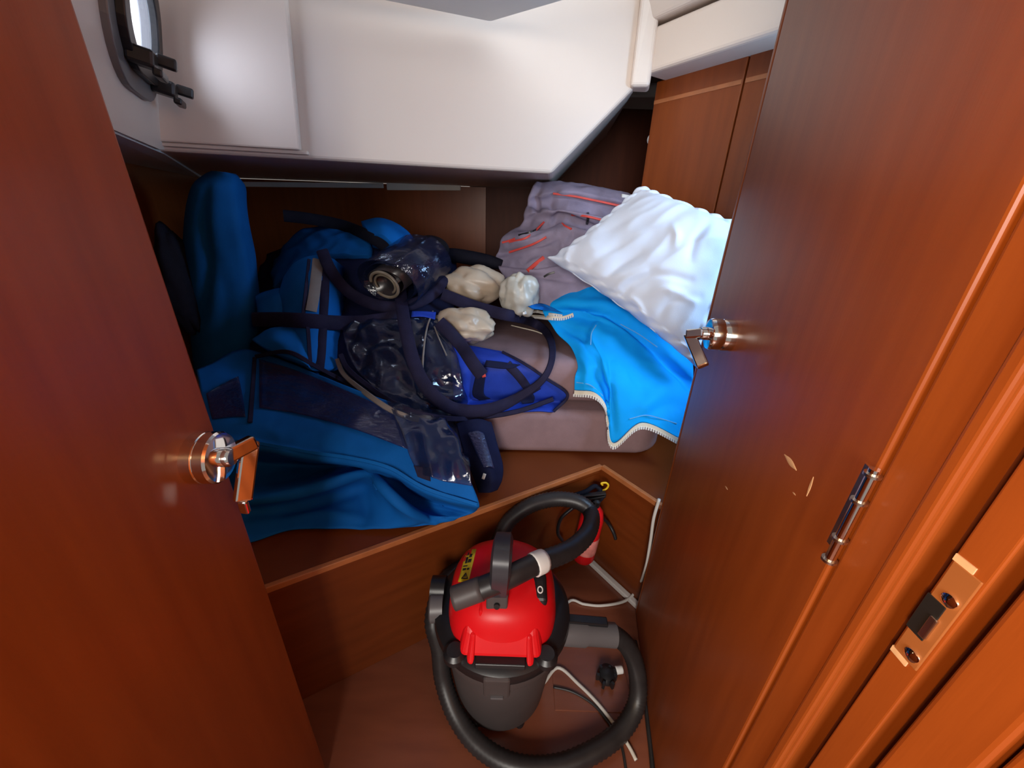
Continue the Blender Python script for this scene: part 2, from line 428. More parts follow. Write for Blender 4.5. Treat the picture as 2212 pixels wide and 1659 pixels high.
for i in range(N_):
    j = (i + 1) % N_
    fc += [(i, j, N_ + j, N_ + i), (2 * N_ + j, 2 * N_ + i, 3 * N_ + i, 3 * N_ + j), (j, i, 2 * N_ + i, 2 * N_ + j), (N_ + i, N_ + j, 3 * N_ + j, 3 * N_ + i)]
struct(mk('wall_left_upper', V, fc, GEL, None, False), 'white upper hull side with the porthole')
# soffit band between the wood and the white hull side
def w3(p, z): return (p[0], p[1], z)
lw = lambda y: LW0 + (LW1 - LW0) * ((y - LW0[1]) / (LW1[1] - LW0[1]))
q0, q1 = hp(-.70, 0), hp(.45, 0)
o = hexa('trim_4', [w3(lw(.30), ZS - .012), w3(lw(2.55), ZS - .012), (-1.10, 1.36, ZS - .004), (q0[0], q0[1], ZS - .004)],
         [w3(lw(.30), ZS + .06), w3(lw(2.55), ZS + .06), (-1.10, 1.36, ZS + .06), (q0[0], q0[1], ZS + .06)], GEL2)
struct(o, 'pale soffit strip above the wooden hull side')

# porthole
def ring(name, hu, hv, r, hu2, hv2, r2, out0, out1, m, parent=None, bev=.003):
    A1, B1 = rrect(hu, hv, r), rrect(hu2, hv2, r2); n = len(A1)
    V = [hp(CU + a, CV + b, out1) for a, b in A1] + [hp(CU + a, CV + b, out1) for a, b in B1] + [hp(CU + a, CV + b, out0) for a, b in A1] + [hp(CU + a, CV + b, out0) for a, b in B1]
    fc = []
    for i in range(n):
        j = (i + 1) % n
        fc += [(i, j, n + j, n + i), (2 * n + i, 3 * n + i, 3 * n + j, 2 * n + j), (i, 2 * n + i, 2 * n + j, j), (n + i, n + j, 3 * n + j, 3 * n + i)]
    o = mk(name, V, fc, m, parent, False)
    if bev: bevel(o, bev, 2)
    return o
win = ring('window_1', HU + .052, HV + .052, .125, HU - .004, HV - .004, .088, -.01, .014, GREYF); struct(win, 'oval porthole with a grey frame and black latches')
ring('sash', HU + .014, HV + .014, .098, HU - .022, HV - .022, .075, .012, .030, BLACK, win)
Vp = [hp(CU + a, CV + b, .018) for a, b in rrect(HU - .015, HV - .015, .08)]; Vq = [hp(CU + a, CV + b, .012) for a, b in rrect(HU - .015, HV - .015, .08)]
m_ = len(Vp)
mk('pane', Vp + Vq, [tuple(range(m_)), tuple(range(2 * m_ - 1, m_ - 1, -1))] + [(i, (i + 1) % m_, m_ + (i + 1) % m_, m_ + i) for i in range(m_)], PANE, win, False)
for (uu, vv) in ((CU + .10, CV - HV - .006), (CU - .095, CV - HV + .012)):
    c = hp(uu, vv, .038)
    lt = obox('latch', c, pu * .022, pv * .017, pnn * .024, BLACK, win, .006)
    obox('latch_lever', hp(uu + .012, vv - .022, .066), pu * .030, pv * .008, pnn * .009, BLACK, lt, .004)
    obox('latch_wing', hp(uu + .028, vv + .010, .075), pu * .008, pv * .012, pnn * .018, BLACK, lt, .004)
pl = area('porthole_daylight', hp(CU, CV, -.16), hp(CU, CV, .5) - A_([0, 0, .05]), .42, PORTHOLE_W, (0.92, 0.97, 1.0), .34)

# headliner panel with its corner over the berth
hc = A_([W(1060, 50, y=1.45)[0], 1.45]); zc = W(1060, 50, y=1.45)[2]
h1 = W(760, -10, z=zc)[:2]; h2 = W(1215, 5, z=zc)[:2]
o = prism('trim_5', [hc, h1 + (h1 - hc) * .8, (h1 + (h1 - hc) * .8) + A_([.15, -.5]), h2 + (h2 - hc) * 3 + A_([0, -.4]), h2 + (h2 - hc) * 3], zc, zc + .05, GEL2, None, .012, seg=3)
struct(o, 'pale headliner panel overhead')

# overhead beam on the right, above the locker
dl = A_([.545, -.84])
p0 = A_([.415, 1.66]); p1 = p0 + dl * .95
nb = A_([dl[1], -dl[0]]); nb = nb if nb[1] > 0 else -nb
o = hexa('trim_6', [(*p0, 1.695), (*p1, 1.695), (*(p1 + nb * .16), 1.695), (*(p0 + nb * .16), 1.695)],
         [(*p0, 1.82), (*p1, 1.82), (*(p1 + nb * .16), 1.82), (*(p0 + nb * .16), 1.82)], GEL, None, .012, 3); struct(o, 'white overhead beam above the locker')
o = hexa('trim_7', [(*(p0 - nb * .02 + dl * -.02), 1.83), (*(p1 - nb * .02), 1.83), (*(p1 + nb * .2), 1.83), (*(p0 + nb * .2), 1.83)],
         [(*(p0 - nb * .10), 2.06), (*(p1 - nb * .10), 2.06), (*(p1 + nb * .2), 2.06), (*(p0 + nb * .2), 2.06)], GEL, None, .010, 3); struct(o, 'white coving above the overhead beam')
c0 = A_([.405, 1.645])
o = hexa('trim_8', [(c0[0] - .035, c0[1] - .012, 1.655), (c0[0] + .03, c0[1] - .02, 1.655), (c0[0] + .05, c0[1] + .06, 1.655), (c0[0] - .02, c0[1] + .06, 1.655)],
         [(c0[0] - .04, c0[1] - .012, 2.06), (c0[0] + .02, c0[1] - .03, 2.06), (c0[0] + .05, c0[1] + .06, 2.06), (c0[0] - .02, c0[1] + .06, 2.06)], GEL, None, .012, 3); struct(o, 'white corner post of the overhead moulding')
o = prism('trim_9', [(.28, 2.45), (1.1, 2.30), (1.1, 2.66), (.28, 2.66)], 1.80, 1.86, GEL2, None, .01); struct(o, 'white shelf edge over the dark recess')

# wooden locker on the right
lk = A_([.5, 1.75]); d0 = dl
locker = thing('locker', (.62, 1.6, .45), 'tall mahogany locker under the white overhead beam, behind the pillow', 'locker')
nlk = nb
def lp(s, o_=0.0): p = lk + d0 * s + nlk * o_; return p
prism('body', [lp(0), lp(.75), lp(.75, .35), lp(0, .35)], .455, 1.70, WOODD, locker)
prism('door', [lp(.004, -.016), lp(.338, -.016), lp(.338, .0), lp(.004, .0)], .66, 1.698, WOOD, locker, .003)
prism('stile', [lp(.343, -.016), lp(.75, -.016), lp(.75, 0), lp(.343, 0)], .66, 1.698, WOOD, locker, .003)
for s0, s1 in ((.006, .334), (.346, .44)):
    prism('inlay', [lp(s0, -.0175), lp(s1, -.0175), lp(s1, -.01), lp(s0, -.01)], 1.628, 1.640, EDGE, locker)
lathe('button_catch', (*lp(-.001, .01), 1.522), [(0.001, 0), (.016, .0), (.018, .006), (.010, .012), (.001, .013)], WHT, locker, 20, axis=(-.84, -.545, 0))

# ------------------------------------------------------------------ berth
C0, CL, CR = A_([.324, 1.113]), A_([-.531, .607]), A_([.459, .932])
dL = (CL - C0) / np.linalg.norm(CL - C0); dR = (CR - C0) / np.linalg.norm(CR - C0)
EL = C0 + dL * 1.28; ER = C0 + dR * .78
berth = thing('berth', (C0[0], C0[1], 0), 'built-in mahogany berth base with a V-shaped front', 'berth')
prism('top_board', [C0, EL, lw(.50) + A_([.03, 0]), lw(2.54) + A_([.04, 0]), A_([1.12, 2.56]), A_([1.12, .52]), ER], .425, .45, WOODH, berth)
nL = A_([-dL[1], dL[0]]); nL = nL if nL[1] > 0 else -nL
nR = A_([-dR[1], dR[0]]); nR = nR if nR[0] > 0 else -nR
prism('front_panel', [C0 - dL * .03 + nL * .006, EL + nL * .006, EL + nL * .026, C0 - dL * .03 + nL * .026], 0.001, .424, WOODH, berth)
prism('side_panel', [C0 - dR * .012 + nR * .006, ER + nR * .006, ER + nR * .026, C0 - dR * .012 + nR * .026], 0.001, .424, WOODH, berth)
for e, nn in ((EL, nL), (ER, nR)):
    prism('edge_strip', [C0 - nn * .002, e - nn * .002, e + nn * .012, C0 + nn * .012], .434, .4515, EDGE, berth, .002)
o = prism('trim_10', [C0 + dR * .0 - nR * .016, C0 + dR * .262 - nR * .016, C0 + dR * .262 + nR * .005, C0 + nR * .005], .0005, .020, WHT, None, .004); struct(o, 'white strip along the foot of the berth side')

# mattress and second cushion
def cushion(name, plan, z0, z1, m, label, rnd=.035, cat='cushion', n_extra=0):
    o = prism(name, plan, z0, z1, m, None, 0, True)
    bevel(o, rnd, 5, 40)
    tag(o, label, cat)
    return o
def arc(cx, cy, r, a0, a1, n=6):
    return [(cx + r * math.cos(math.radians(a0 + (a1 - a0) * k / n)), cy + r * math.sin(math.radians(a0 + (a1 - a0) * k / n))) for k in range(n + 1)]
plan = [(-.98, .99), (-.5, 1.05), (-.03, 1.165), (.2, 1.172)] + arc(.44, 1.30, .125, -80, -5) + [(.60, 1.6), (.62, 2.5), (-1.78, 2.5), (-1.40, 1.62)]
mattress = cushion('mattress', plan, .4525, .622, MAUVE, 'mauve-grey berth mattress lying on the wooden berth', .03, 'mattress')
cush2 = cushion('berth_cushion', [(-.62, 1.24), (.0, 1.225), (.40, 1.235), (.46, 1.30), (.50, 1.85), (-.66, 1.85)], .624, .785, MAUVE, 'mauve-grey seat cushion stacked on the mattress', .045)
def solid(o):       # evaluated mesh for sight-line tests
    dg = bpy.context.evaluated_depsgraph_get(); e = o.evaluated_get(dg).to_mesh()
    global TREE
    off = sum(len(v) for v, f in PILE)
    PILE.append(([tuple(v.co) for v in e.vertices], [tuple(i + off for i in p.vertices) for p in e.polygons]))
    TREE = BVHTree.FromPolygons([v for a, b in PILE for v in a], [f for a, b in PILE for f in b])
bpy.context.view_layer.update()
solid(mattress); solid(cush2)

# ------------------------------------------------------------------ the heap on the berth
# tall bolster
lv = [(371, 462, 508), (378, 446, 516), (400, 432, 523), (440, 417, 528), (500, 406, 536), (560, 402, 548), (620, 406, 556), (680, 413, 559), (740, 422, 551), (790, 430, 532), (815, 436, 516)]
ctrl = []
for py, xl, xr in lv:
    l, r_ = W(xl, py, y=1.50), W(xr, py + 4, y=1.44); c = (l + r_) / 2; h = (r_ - l) / 2
    k = 0.105 if 380 < py < 800 else .06
    ctrl.append([c + h * math.cos(a) + A_([.02, -k, 0]) * math.sin(a) for a in np.linspace(0, 2 * math.pi, 17)])
G = gridpts(ctrl, 49, 40)
for i in range(40):
    for j in range(49):
        jj = j % 48; p = Vector(G[i, jj] * 6); G[i, j] = G[i, j] + A_([1, -.4, 0]) * .012 * noise.noise(p)
NB = G - G.mean(axis=1, keepdims=True); NB /= np.linalg.norm(NB, axis=2)[:, :, None]
NB = NB * (np.sum(NB * (O3 - G), axis=2) > 0)[:, :, None]
G = crease(G, [([(446, 400), (436, 480), (448, 580), (432, 690)], -.022, 14), ([(505, 400), (512, 500), (530, 600), (532, 690)], .014, 14), ([(470, 560), (490, 640), (480, 740)], -.012, 16)], NB)
G[:, -1] = G[:, 0]
V = list(G[:, :-1].reshape(-1, 3)); fc = []
for i in range(39):
    for j in range(48): fc.append((i * 48 + j, i * 48 + (j + 1) % 48, (i + 1) * 48 + (j + 1) % 48, (i + 1) * 48 + j))
fc += [tuple(range(48)), tuple(39 * 48 + j for j in range(48))[::-1]]
o = mk('bolster', V, fc, BLUED); tag(o, 'tall dark blue canvas bolster standing upright by the hull side', 'bolster'); pile_add(o)
# black bag behind the bolster
o = blob('black_bag', W(393, 610, y=1.40), (.050, .07, .18), NAVYC, None, .15, 8, True, 3, 32, 20)
o.data.materials[0] = BLKW; tag(o, 'black soft bag squeezed between the bolster and the hull side', 'bag')
# chrome stud on hull side
p = W(379, 620, y=1.30); p = onplane(379, 620, (*lw(1.3), 1.0), A_([(LW1 - LW0)[1], -(LW1 - LW0)[0], 0]))
nn = A_([(LW1 - LW0)[1], -(LW1 - LW0)[0], 0]); nn = nn / np.linalg.norm(nn)
o = lathe('stud', p, [(.001, 0), (.018, 0), (.018, .006), (.010, .014), (.001, .016)], CHROME, bpy.data.objects['wall_left'], 20, axis=nn)

# large navy bundle: the folded cover that carries the rest
ctrl = [[W(575, 548, y=1.86), W(640, 515, y=1.86), W(720, 500, y=1.84), W(800, 505, y=1.84), W(890, 525, y=1.84), W(985, 565, y=1.80)],
        [W(560, 600, y=1.74), W(640, 575, y=1.68), W(720, 555, y=1.62), W(800, 560, y=1.58), W(890, 570, y=1.60), W(985, 600, y=1.66)],
        [W(550, 670, y=1.58), W(640, 650, y=1.50), W(720, 640, y=1.46), W(800, 640, y=1.43), W(890, 650, y=1.44), W(980, 660, y=1.50)],
        [W(545, 730, y=1.44), W(640, 720, y=1.38), W(720, 720, y=1.33), W(800, 725, y=1.29), W(890, 730, y=1.28), W(985, 720, y=1.36)],
        [W(545, 790, y=1.32), W(640, 800, y=1.24), W(720, 810, y=1.20), W(800, 820, y=1.16), W(900, 830, y=1.15), W(1000, 790, y=1.24)],
        [W(540, 850, y=1.18), W(640, 870, y=1.11), W(720, 880, y=1.08), W(800, 890, y=1.06), W(900, 890, y=1.08), W(1000, 860, y=1.17)]]
bundle = thing('canvas_bundle', W(780, 760, y=1.35) * A_([1, 1, 0]) + A_([0, 0, .62]), 'folded navy canvas bundle heaped in the middle of the berth', 'canvas')
G = wrinkle(gridpts(ctrl, 64, 60), .022, 8, ridged=.5)
o = shell('cloth', G, NAVYC, bundle, back=(-.02, .16, -.10), pile=True)

# folded royal-blue canvases around it
def cloth(name, rows, m, label, cat, nu=36, nv=36, amp=.008, sc=11, thick=.012, back=None, ridged=.3, seed=1.0, parent=None, stretch=(1, 1, 1)):
    C = [[(W(*c[:2], y=c[2]) if c[2] > 0 else D(c[0], c[1], -c[2])) for c in r] for r in rows]
    G = wrinkle(gridpts(C, nu, nv), amp, sc, stretch, ridged=ridged, seed=seed)
    o = shell(name, G, m, parent, thick=thick, back=back, pile=True)
    if label: tag(o, label, cat)
    return o
o = cloth('folded_canvas', [[(590, 560, 1.72), (650, 500, 1.74), (720, 485, 1.74), (790, 500, 1.72)],
                            [(585, 585, 1.66), (650, 525, 1.66), (720, 515, 1.64), (800, 530, 1.62)],
                            [(590, 620, 1.60), (650, 570, 1.58), (720, 550, 1.56), (800, 555, 1.56)]], BLUED,
          'dark blue folded canvas at the back of the heap, under the black strap', 'canvas', back=(0, .10, -.08), amp=.014, ridged=.5)
o = cloth('folded_canvas', [[(780, 478, 1.70), (820, 470, 1.70), (860, 485, 1.70), (892, 515, 1.68), (908, 560, 1.66)],
                            [(790, 490, 1.63), (825, 484, 1.62), (860, 505, 1.60), (884, 535, 1.60), (900, 575, 1.60)],
                            [(800, 510, 1.60), (825, 508, 1.57), (848, 528, 1.55), (868, 555, 1.55), (885, 590, 1.56)]], BRIGHT,
          'bright blue canvas fold arching over the clear vinyl roll', 'canvas', back=(-.02, .08, -.08), amp=.006)
fb = thing('blue_cover', W(640, 680, y=1.36), 'blue cover with a grey reflective strip, left of the vinyl roll', 'cover')
cloth('cloth', [[(612, 600, 1.42), (640, 565, 1.42), (668, 553, 1.42), (700, 552, 1.44), (722, 560, 1.46)],
                [(600, 640, 1.37), (628, 625, 1.34), (664, 610, 1.32), (700, 612, 1.34), (726, 620, 1.38)],
                [(604, 690, 1.33), (625, 690, 1.29), (662, 690, 1.26), (698, 690, 1.28), (728, 690, 1.33)],
                [(620, 730, 1.28), (640, 740, 1.23), (666, 760, 1.18), (698, 765, 1.20), (730, 760, 1.26)],
                [(640, 770, 1.22), (655, 785, 1.17), (672, 800, 1.13), (700, 800, 1.15), (728, 795, 1.20)]], BRIGHT, None, None, back=(0, .08, -.04), parent=fb, amp=.005)
ribbon('reflective_strip', [D(687, 560, .004), D(683, 600, .004), D(678, 640, .004), D(672, 672, .004)], .034, .003, TAN, fb)
ribbon('binding', [D(700, 556, .004), D(702, 620, .004), D(698, 690, .004), D(694, 760, .004), D(690, 795, .004)], .028, .004, NAVY, fb)
ribbon('binding', [D(668, 560, .004), D(662, 620, .004), D(655, 690, .004), D(664, 700, .004), D(670, 780, .004)], .012, .004, NAVY, fb)
o = cloth('canvas_flap', [[(552, 640, 1.40), (585, 622, 1.40), (620, 620, 1.40)], [(556, 665, 1.36), (590, 650, 1.34), (622, 655, 1.35)], [(560, 690, 1.33), (590, 682, 1.31), (620, 690, 1.32)]],
          BLUE, 'small blue canvas flap between the bolster and the striped cover', 'canvas', 20, 20, back=(0, .05, -.05))
o = cloth('canvas_flap', [[(545, 735, 1.27), (580, 712, 1.27), (625, 708, 1.27), (655, 715, 1.26)], [(560, 745, 1.22), (600, 735, 1.20), (640, 745, 1.19), (662, 760, 1.18)], [(600, 765, 1.18), (630, 775, 1.15), (655, 785, 1.13), (668, 795, 1.12)]],
          BRIGHT, 'bright blue canvas fold under the dark horizontal strap', 'canvas', 24, 20, back=(0, .05, -.05))

# sprayhood canvas in front, with windows
spray = thing('sprayhood_canvas', (-.45, .95, .455), 'large royal blue sprayhood canvas with clear windows draped over the berth front', 'canvas')
def zc_(rows): return [[W(a, b, z=c) for a, b, c in r] for r in rows]
rows = [[(425, 800, .735), (520, 756, .765), (600, 775, .765), (690, 810, .760), (790, 850, .75), (880, 880, .74), (960, 905, .72)],
        [(436, 860, .70), (535, 830, .715), (625, 835, .725), (720, 860, .725), (810, 890, .725), (890, 920, .715), (985, 945, .70)],
        [(446, 905, .675), (550, 905, .685), (650, 915, .69), (740, 925, .70), (830, 950, .695), (910, 985, .68), (1005, 1010, .66)],
        [(452, 935, .655), (555, 945, .66), (660, 965, .665), (750, 980, .67), (830, 1000, .665), (915, 1045, .63), (1034, 1082, .585)],
        [(455, 960, .635), (555, 972, .635), (660, 990, .635), (760, 1002, .635), (830, 1020, .63), (912, 1062, .59), (1033, 1096, .555)],
        [(465, 985, .545), (555, 996, .520), (660, 1003, .520), (775, 1008, .575), (828, 1032, .60), (905, 1072, .50), (1026, 1106, .505)],
        [(475, 1030, .505), (565, 1042, .505), (665, 1030, .525), (785, 1016, .592), (838, 1062, .60), (900, 1086, .49), (1008, 1113, .49)],
        [(485, 1075, .525), (570, 1072, .550), (675, 1050, .565), (788, 1024, .600), (870, 1100, .565), (920, 1108, .50), (990, 1119, .485)],
        [(500, 1110, .485), (585, 1100, .485), (685, 1085, .49), (785, 1060, .515), (880, 1126, .500), (930, 1124, .48), (980, 1124, .475)],
        [(540, 1172, .458), (620, 1146, .462), (720, 1142, .465), (800, 1142, .465), (850, 1142, .465), (900, 1138, .465), (965, 1128, .468)]]
G = wrinkle(gridpts(zc_(rows), 110, 110), .006, 9, ridged=.4, seed=2)
G = crease(G, [([(455, 955), (560, 966), (670, 984), (770, 998), (850, 1018), (930, 1062), (1030, 1094)], .010, 8), ([(540, 1085), (640, 1066), (720, 1044), (790, 1022)], .014, 9), ([(545, 1110), (640, 1098), (740, 1072), (800, 1050)], -.014, 12),
               ([(800, 1015), (830, 1055), (880, 1100), (940, 1128)], .014, 8), ([(780, 1060), (790, 1110), (770, 1140)], -.012, 14), ([(850, 1040), (890, 1080), (960, 1112)], -.016, 9), ([(620, 1120), (700, 1108), (790, 1120)], .008, 10)])
shell('cloth', G, BLUE, spray, thick=.004, pile=True)
def drape(rows, nu, nv, lift):
    """lay a sheet over the heap: every vertex rests just above what lies under it"""
    Q = gridpts([[(c[0], c[1], 0) for c in r] for r in rows], nu, nv)
    T = np.zeros((nv, nu)); last = 1.5
    for i in range(nv):
        for j in range(nu):
            h = TREE.ray_cast(Vector(O3), Vector(ray(Q[i, j, 0], Q[i, j, 1]))); last = h[3] if h[0] is not None else last; T[i, j] = last
    for k in range(3):
        Pd = np.pad(T, 1, mode='edge')
        av = sum(Pd[a:a + nv, b:b + nu] for a in range(3) for b in range(3)) / 9
        T = np.minimum(T, av)
    return np.array([[O3 + ray(Q[i, j, 0], Q[i, j, 1]) * (T[i, j] - lift) for j in range(nu)] for i in range(nv)])
def patch(name, rows, m, parent, lift=.004, nu=30, nv=24, thick=.0015, amp=0.0):
    G = drape(rows, nu, nv, lift)
    if amp: G = wrinkle(G, amp, 12)
    return shell(name, G, m, parent, thick=thick)
patch('window', [[(560, 775), (640, 800), (740, 840), (850, 890)], [(560, 840), (650, 850), (750, 880), (870, 930)], [(560, 880), (650, 895), (760, 925), (880, 970)]], VINYL, spray, .008)
patch('window', [[(445, 850), (480, 830), (515, 812)], [(452, 880), (490, 865), (525, 860)], [(458, 905), (500, 900), (530, 900)]], VINYL, spray, .008, 16, 12)
ribbon('binding', [D(550, 772, .010), D(548, 810, .010), D(545, 850, .010), D(542, 890, .010), D(540, 912, .010)], .012, .004, NAVY, spray)
ribbon('binding', [D(552, 770, .012), D(620, 760, .012), D(680, 790, .012), D(740, 822, .012), D(800, 850, .012)], .014, .004, NAVY, spray)
ribbon('hem', [D(458, 948, .006), D(560, 958, .006), D(670, 977, .006), D(760, 990, .006), D(840, 1010, .006), D(920, 1055, .006), D(1030, 1090, .006)], .010, .004, BRIGHT, spray)

# clear vinyl roll (end on) and the film below it
roll = thing('vinyl_roll', W(830, 610, y=1.42), 'rolled clear vinyl window seen end on, in the middle of the heap', 'vinyl roll')
rc = W(835, 612, y=1.33); axr = A_([.35, .80, .30]); axr = axr / np.linalg.norm(axr)
e1 = np.cross(axr, [0, 0, 1.0]); e1 /= np.linalg.norm(e1); e2 = np.cross(e1, axr)
if e2[2] < 0: e2 = -e2
def spiral(r0, r1, turns, L, m, name, th0=0, n=110):
    V = []; fc = []
    for i in range(n + 1):
        t = i / n; a = th0 + t * turns * 2 * math.pi; r_ = r0 + (r1 - r0) * t
        b = rc + e1 * r_ * math.cos(a) * 1.3 + e2 * r_ * math.sin(a)
        for k in range(2): V.append(b + axr * (L * k + .012 * math.sin(a * 1.3)))
    for i in range(n): fc.append((2 * i, 2 * i + 2, 2 * i + 3, 2 * i + 1))
    o = mk(name, V, fc, m, roll); s = o.modifiers.new('s', 'SOLIDIFY'); s.thickness = .0022
    return o
TANB = mat('tan_backing', (.26, .22, .16), .35, var=.25, vscale=20)
spiral(.034, .058, 1.6, .30, mat('roll_hollow_shade', (.030, .026, .030), .2, var=.25, vscale=20), 'inner_turns')  # near-black colour stands in for the shade inside the roll
tube('end_ring', [rc - axr * .012 + e1 * .056 * math.cos(a) + e2 * .046 * math.sin(a) for a in np.linspace(-2.4, 3.0, 16)], .0055, TANB, roll, 50, 8)
tube('end_ring', [rc - axr * .008 + e1 * .041 * math.cos(a) + e2 * .034 * math.sin(a) for a in np.linspace(-1.0, 3.6, 14)], .004, TANB, roll, 40, 8); ''; spiral(.066, .104, 2.0, .22, VINYL2, 'outer_turns', 1.0)
V_ = roll
film = thing('vinyl_film', W(880, 850, y=1.15), 'glossy clear vinyl film with creases hanging down the front of the heap', 'vinyl film')
rows = [[(745, 690), (800, 690), (860, 690), (910, 685), (950, 690)], [(745, 740), (800, 745), (860, 750), (920, 745), (985, 760)], [(770, 800), (820, 810), (880, 815), (940, 815), (1000, 830)],
        [(830, 860), (870, 870), (910, 875), (960, 880), (1010, 890)], [(865, 930), (900, 925), (940, 930), (980, 935), (1010, 945)], [(885, 985), (915, 985), (950, 995), (985, 1000), (1015, 1010)], [(905, 1025), (930, 1030), (960, 1040), (990, 1045), (1020, 1050)]]
G = wrinkle(drape(rows, 50, 60, .028), .012, 14, ridged=.6, seed=5)
shell('film', G, VINYL2, film, thick=.0016)
tube('crease', [D(935, 672, .05), D(922, 710, .05), D(915, 760, .05), D(912, 815, .05)], .0032, TAN, film, seg=8)
tube('crease', [D(938, 705, .045), D(950, 735, .045), D(965, 768, .045)], .0026, TAN, film, seg=8)
patch('blue_edge', [[(890, 672), (915, 672), (942, 674)], [(888, 684), (915, 684), (940, 690)]], COBALT, film, .056, 10, 6)
# dark tab and mauve film at the bottom
patch('tab', [[(893, 1005), (910, 1008), (928, 1010)], [(902, 1030), (915, 1035), (930, 1040)]], NAVY, film, .03, 8, 8, .003)

# curled navy piece hanging beside it
o = cloth('curled_strip', [[(985, 915, 1.07), (1030, 905, 1.08), (1062, 912, 1.09)], [(995, 955, 1.03), (1040, 950, 1.03), (1075, 962, 1.06)], [(1010, 1000, .98), (1055, 995, .97), (1086, 1005, 1.01)],
                           [(1026, 1040, .94), (1062, 1035, .92), (1085, 1035, .96)], [(1034, 1064, .93), (1058, 1064, .915), (1074, 1058, .94)]], NAVYC,
          'curled navy canvas end hanging over the berth edge', 'canvas', 26, 34, amp=.005, thick=.02)
patch('gloss_patch', [[(1010, 935), (1030, 930), (1045, 935)], [(1030, 980), (1048, 975), (1060, 985)], [(1045, 1010), (1058, 1008), (1068, 1012)]], VINYL, o, .006, 14, 18)
patch('white_mark', [[(1044, 1022), (1050, 1024)], [(1040, 1034), (1046, 1036)]], WHT, o, .006, 4, 4)

# cobalt flat bag on the cushion front
flat = thing('flat_bag', W(1110, 830, y=1.2), 'flat cobalt blue nylon bag with navy edges lying on the cushion', 'bag')
rows = [[(975, 742, -.012), (1035, 750, -.012), (1095, 764, -.014), (1155, 800, -.014), (1226, 853, -.014)],
        [(975, 790, -.012), (1040, 800, -.014), (1100, 815, -.014), (1160, 838, -.014), (1215, 868, -.014)],
        [(980, 850, -.012), (1045, 860, -.014), (1110, 866, -.014), (1160, 868, -.014), (1205, 880, -.014)],
        [(985, 895, -.014), (1050, 897, -.014), (1110, 892, -.014), (1155, 888, -.014), (1196, 889, -.014)]]
G = wrinkle(drape(rows, 40, 32, .014), .003, 14, ridged=.3); shell('cloth', G, COBALT, flat, thick=.006, pile=True)
ribbon('edge_binding', [D(1085, 760, .006), D(1130, 784, .006), D(1180, 818, .006), D(1226, 853, .006), D(1196, 889, .006)], .010, .005, NAVY, flat)
ribbon('binding', [D(1095, 786, .006), D(1120, 812, .006), D(1140, 838, .006)], .030, .004, NAVY, flat)
patch('navy_panel', [[(1050, 778), (1085, 782), (1125, 788)], [(1045, 792), (1085, 797), (1110, 795)]], NAVYC, flat, .007, 10, 6)
patch('navy_panel', [[(1030, 800), (1050, 805)], [(1020, 850), (1045, 850)], [(1035, 865), (1060, 862)]], NAVYC, flat, .007, 8, 12)
patch('navy_panel', [[(1128, 852), (1150, 848)], [(1120, 862), (1155, 860)], [(1130, 872), (1152, 870)]], NAVYC, flat, .007, 8, 8)
patch('green_tag', [[(1168, 817), (1178, 815)], [(1170, 824), (1180, 822)]], GREEN, flat, .010, 4, 4)

# beige plastic bags
o = blob('plastic_bag', W(1022, 618, y=1.52), (.115, .085, .075), BEIGE, None, .20, 8, True, 1, 56, 36, rot=.2)
tag(o, 'crumpled beige plastic bag, the larger one beside the vinyl roll', 'plastic bag'); pile_add(o)
o = blob('paper_sack', W(1003, 702, y=1.36), (.110, .07, .062), BEIGE, None, .24, 9, True, 7, 48, 30, rot=-.35)
tag(o, 'tan crumpled sack below the plastic bags, crossed by a navy strap', 'sack'); pile_add(o)
o = blob('plastic_bag', W(1122, 638, y=1.42), (.070, .06, .078), PALE, None, .26, 9, True, 4, 48, 32, rot=.5)
tag(o, 'small pale translucent plastic bag with a twisted top', 'plastic bag'); pile_add(o)
# dark blue-black roll behind the bags
o = tube('dark_cloth_roll', [W(930, 548, y=1.78), W(985, 552, y=1.76), W(1040, 562, y=1.72), W(1085, 572, y=1.70)], .030, BLKW, None, 20, 14, rad=lambda t: 1 - .35 * abs(2 * t - 1) ** 3)
tag(o, 'black rolled cloth behind the plastic bags', 'cloth'); pile_add(o)

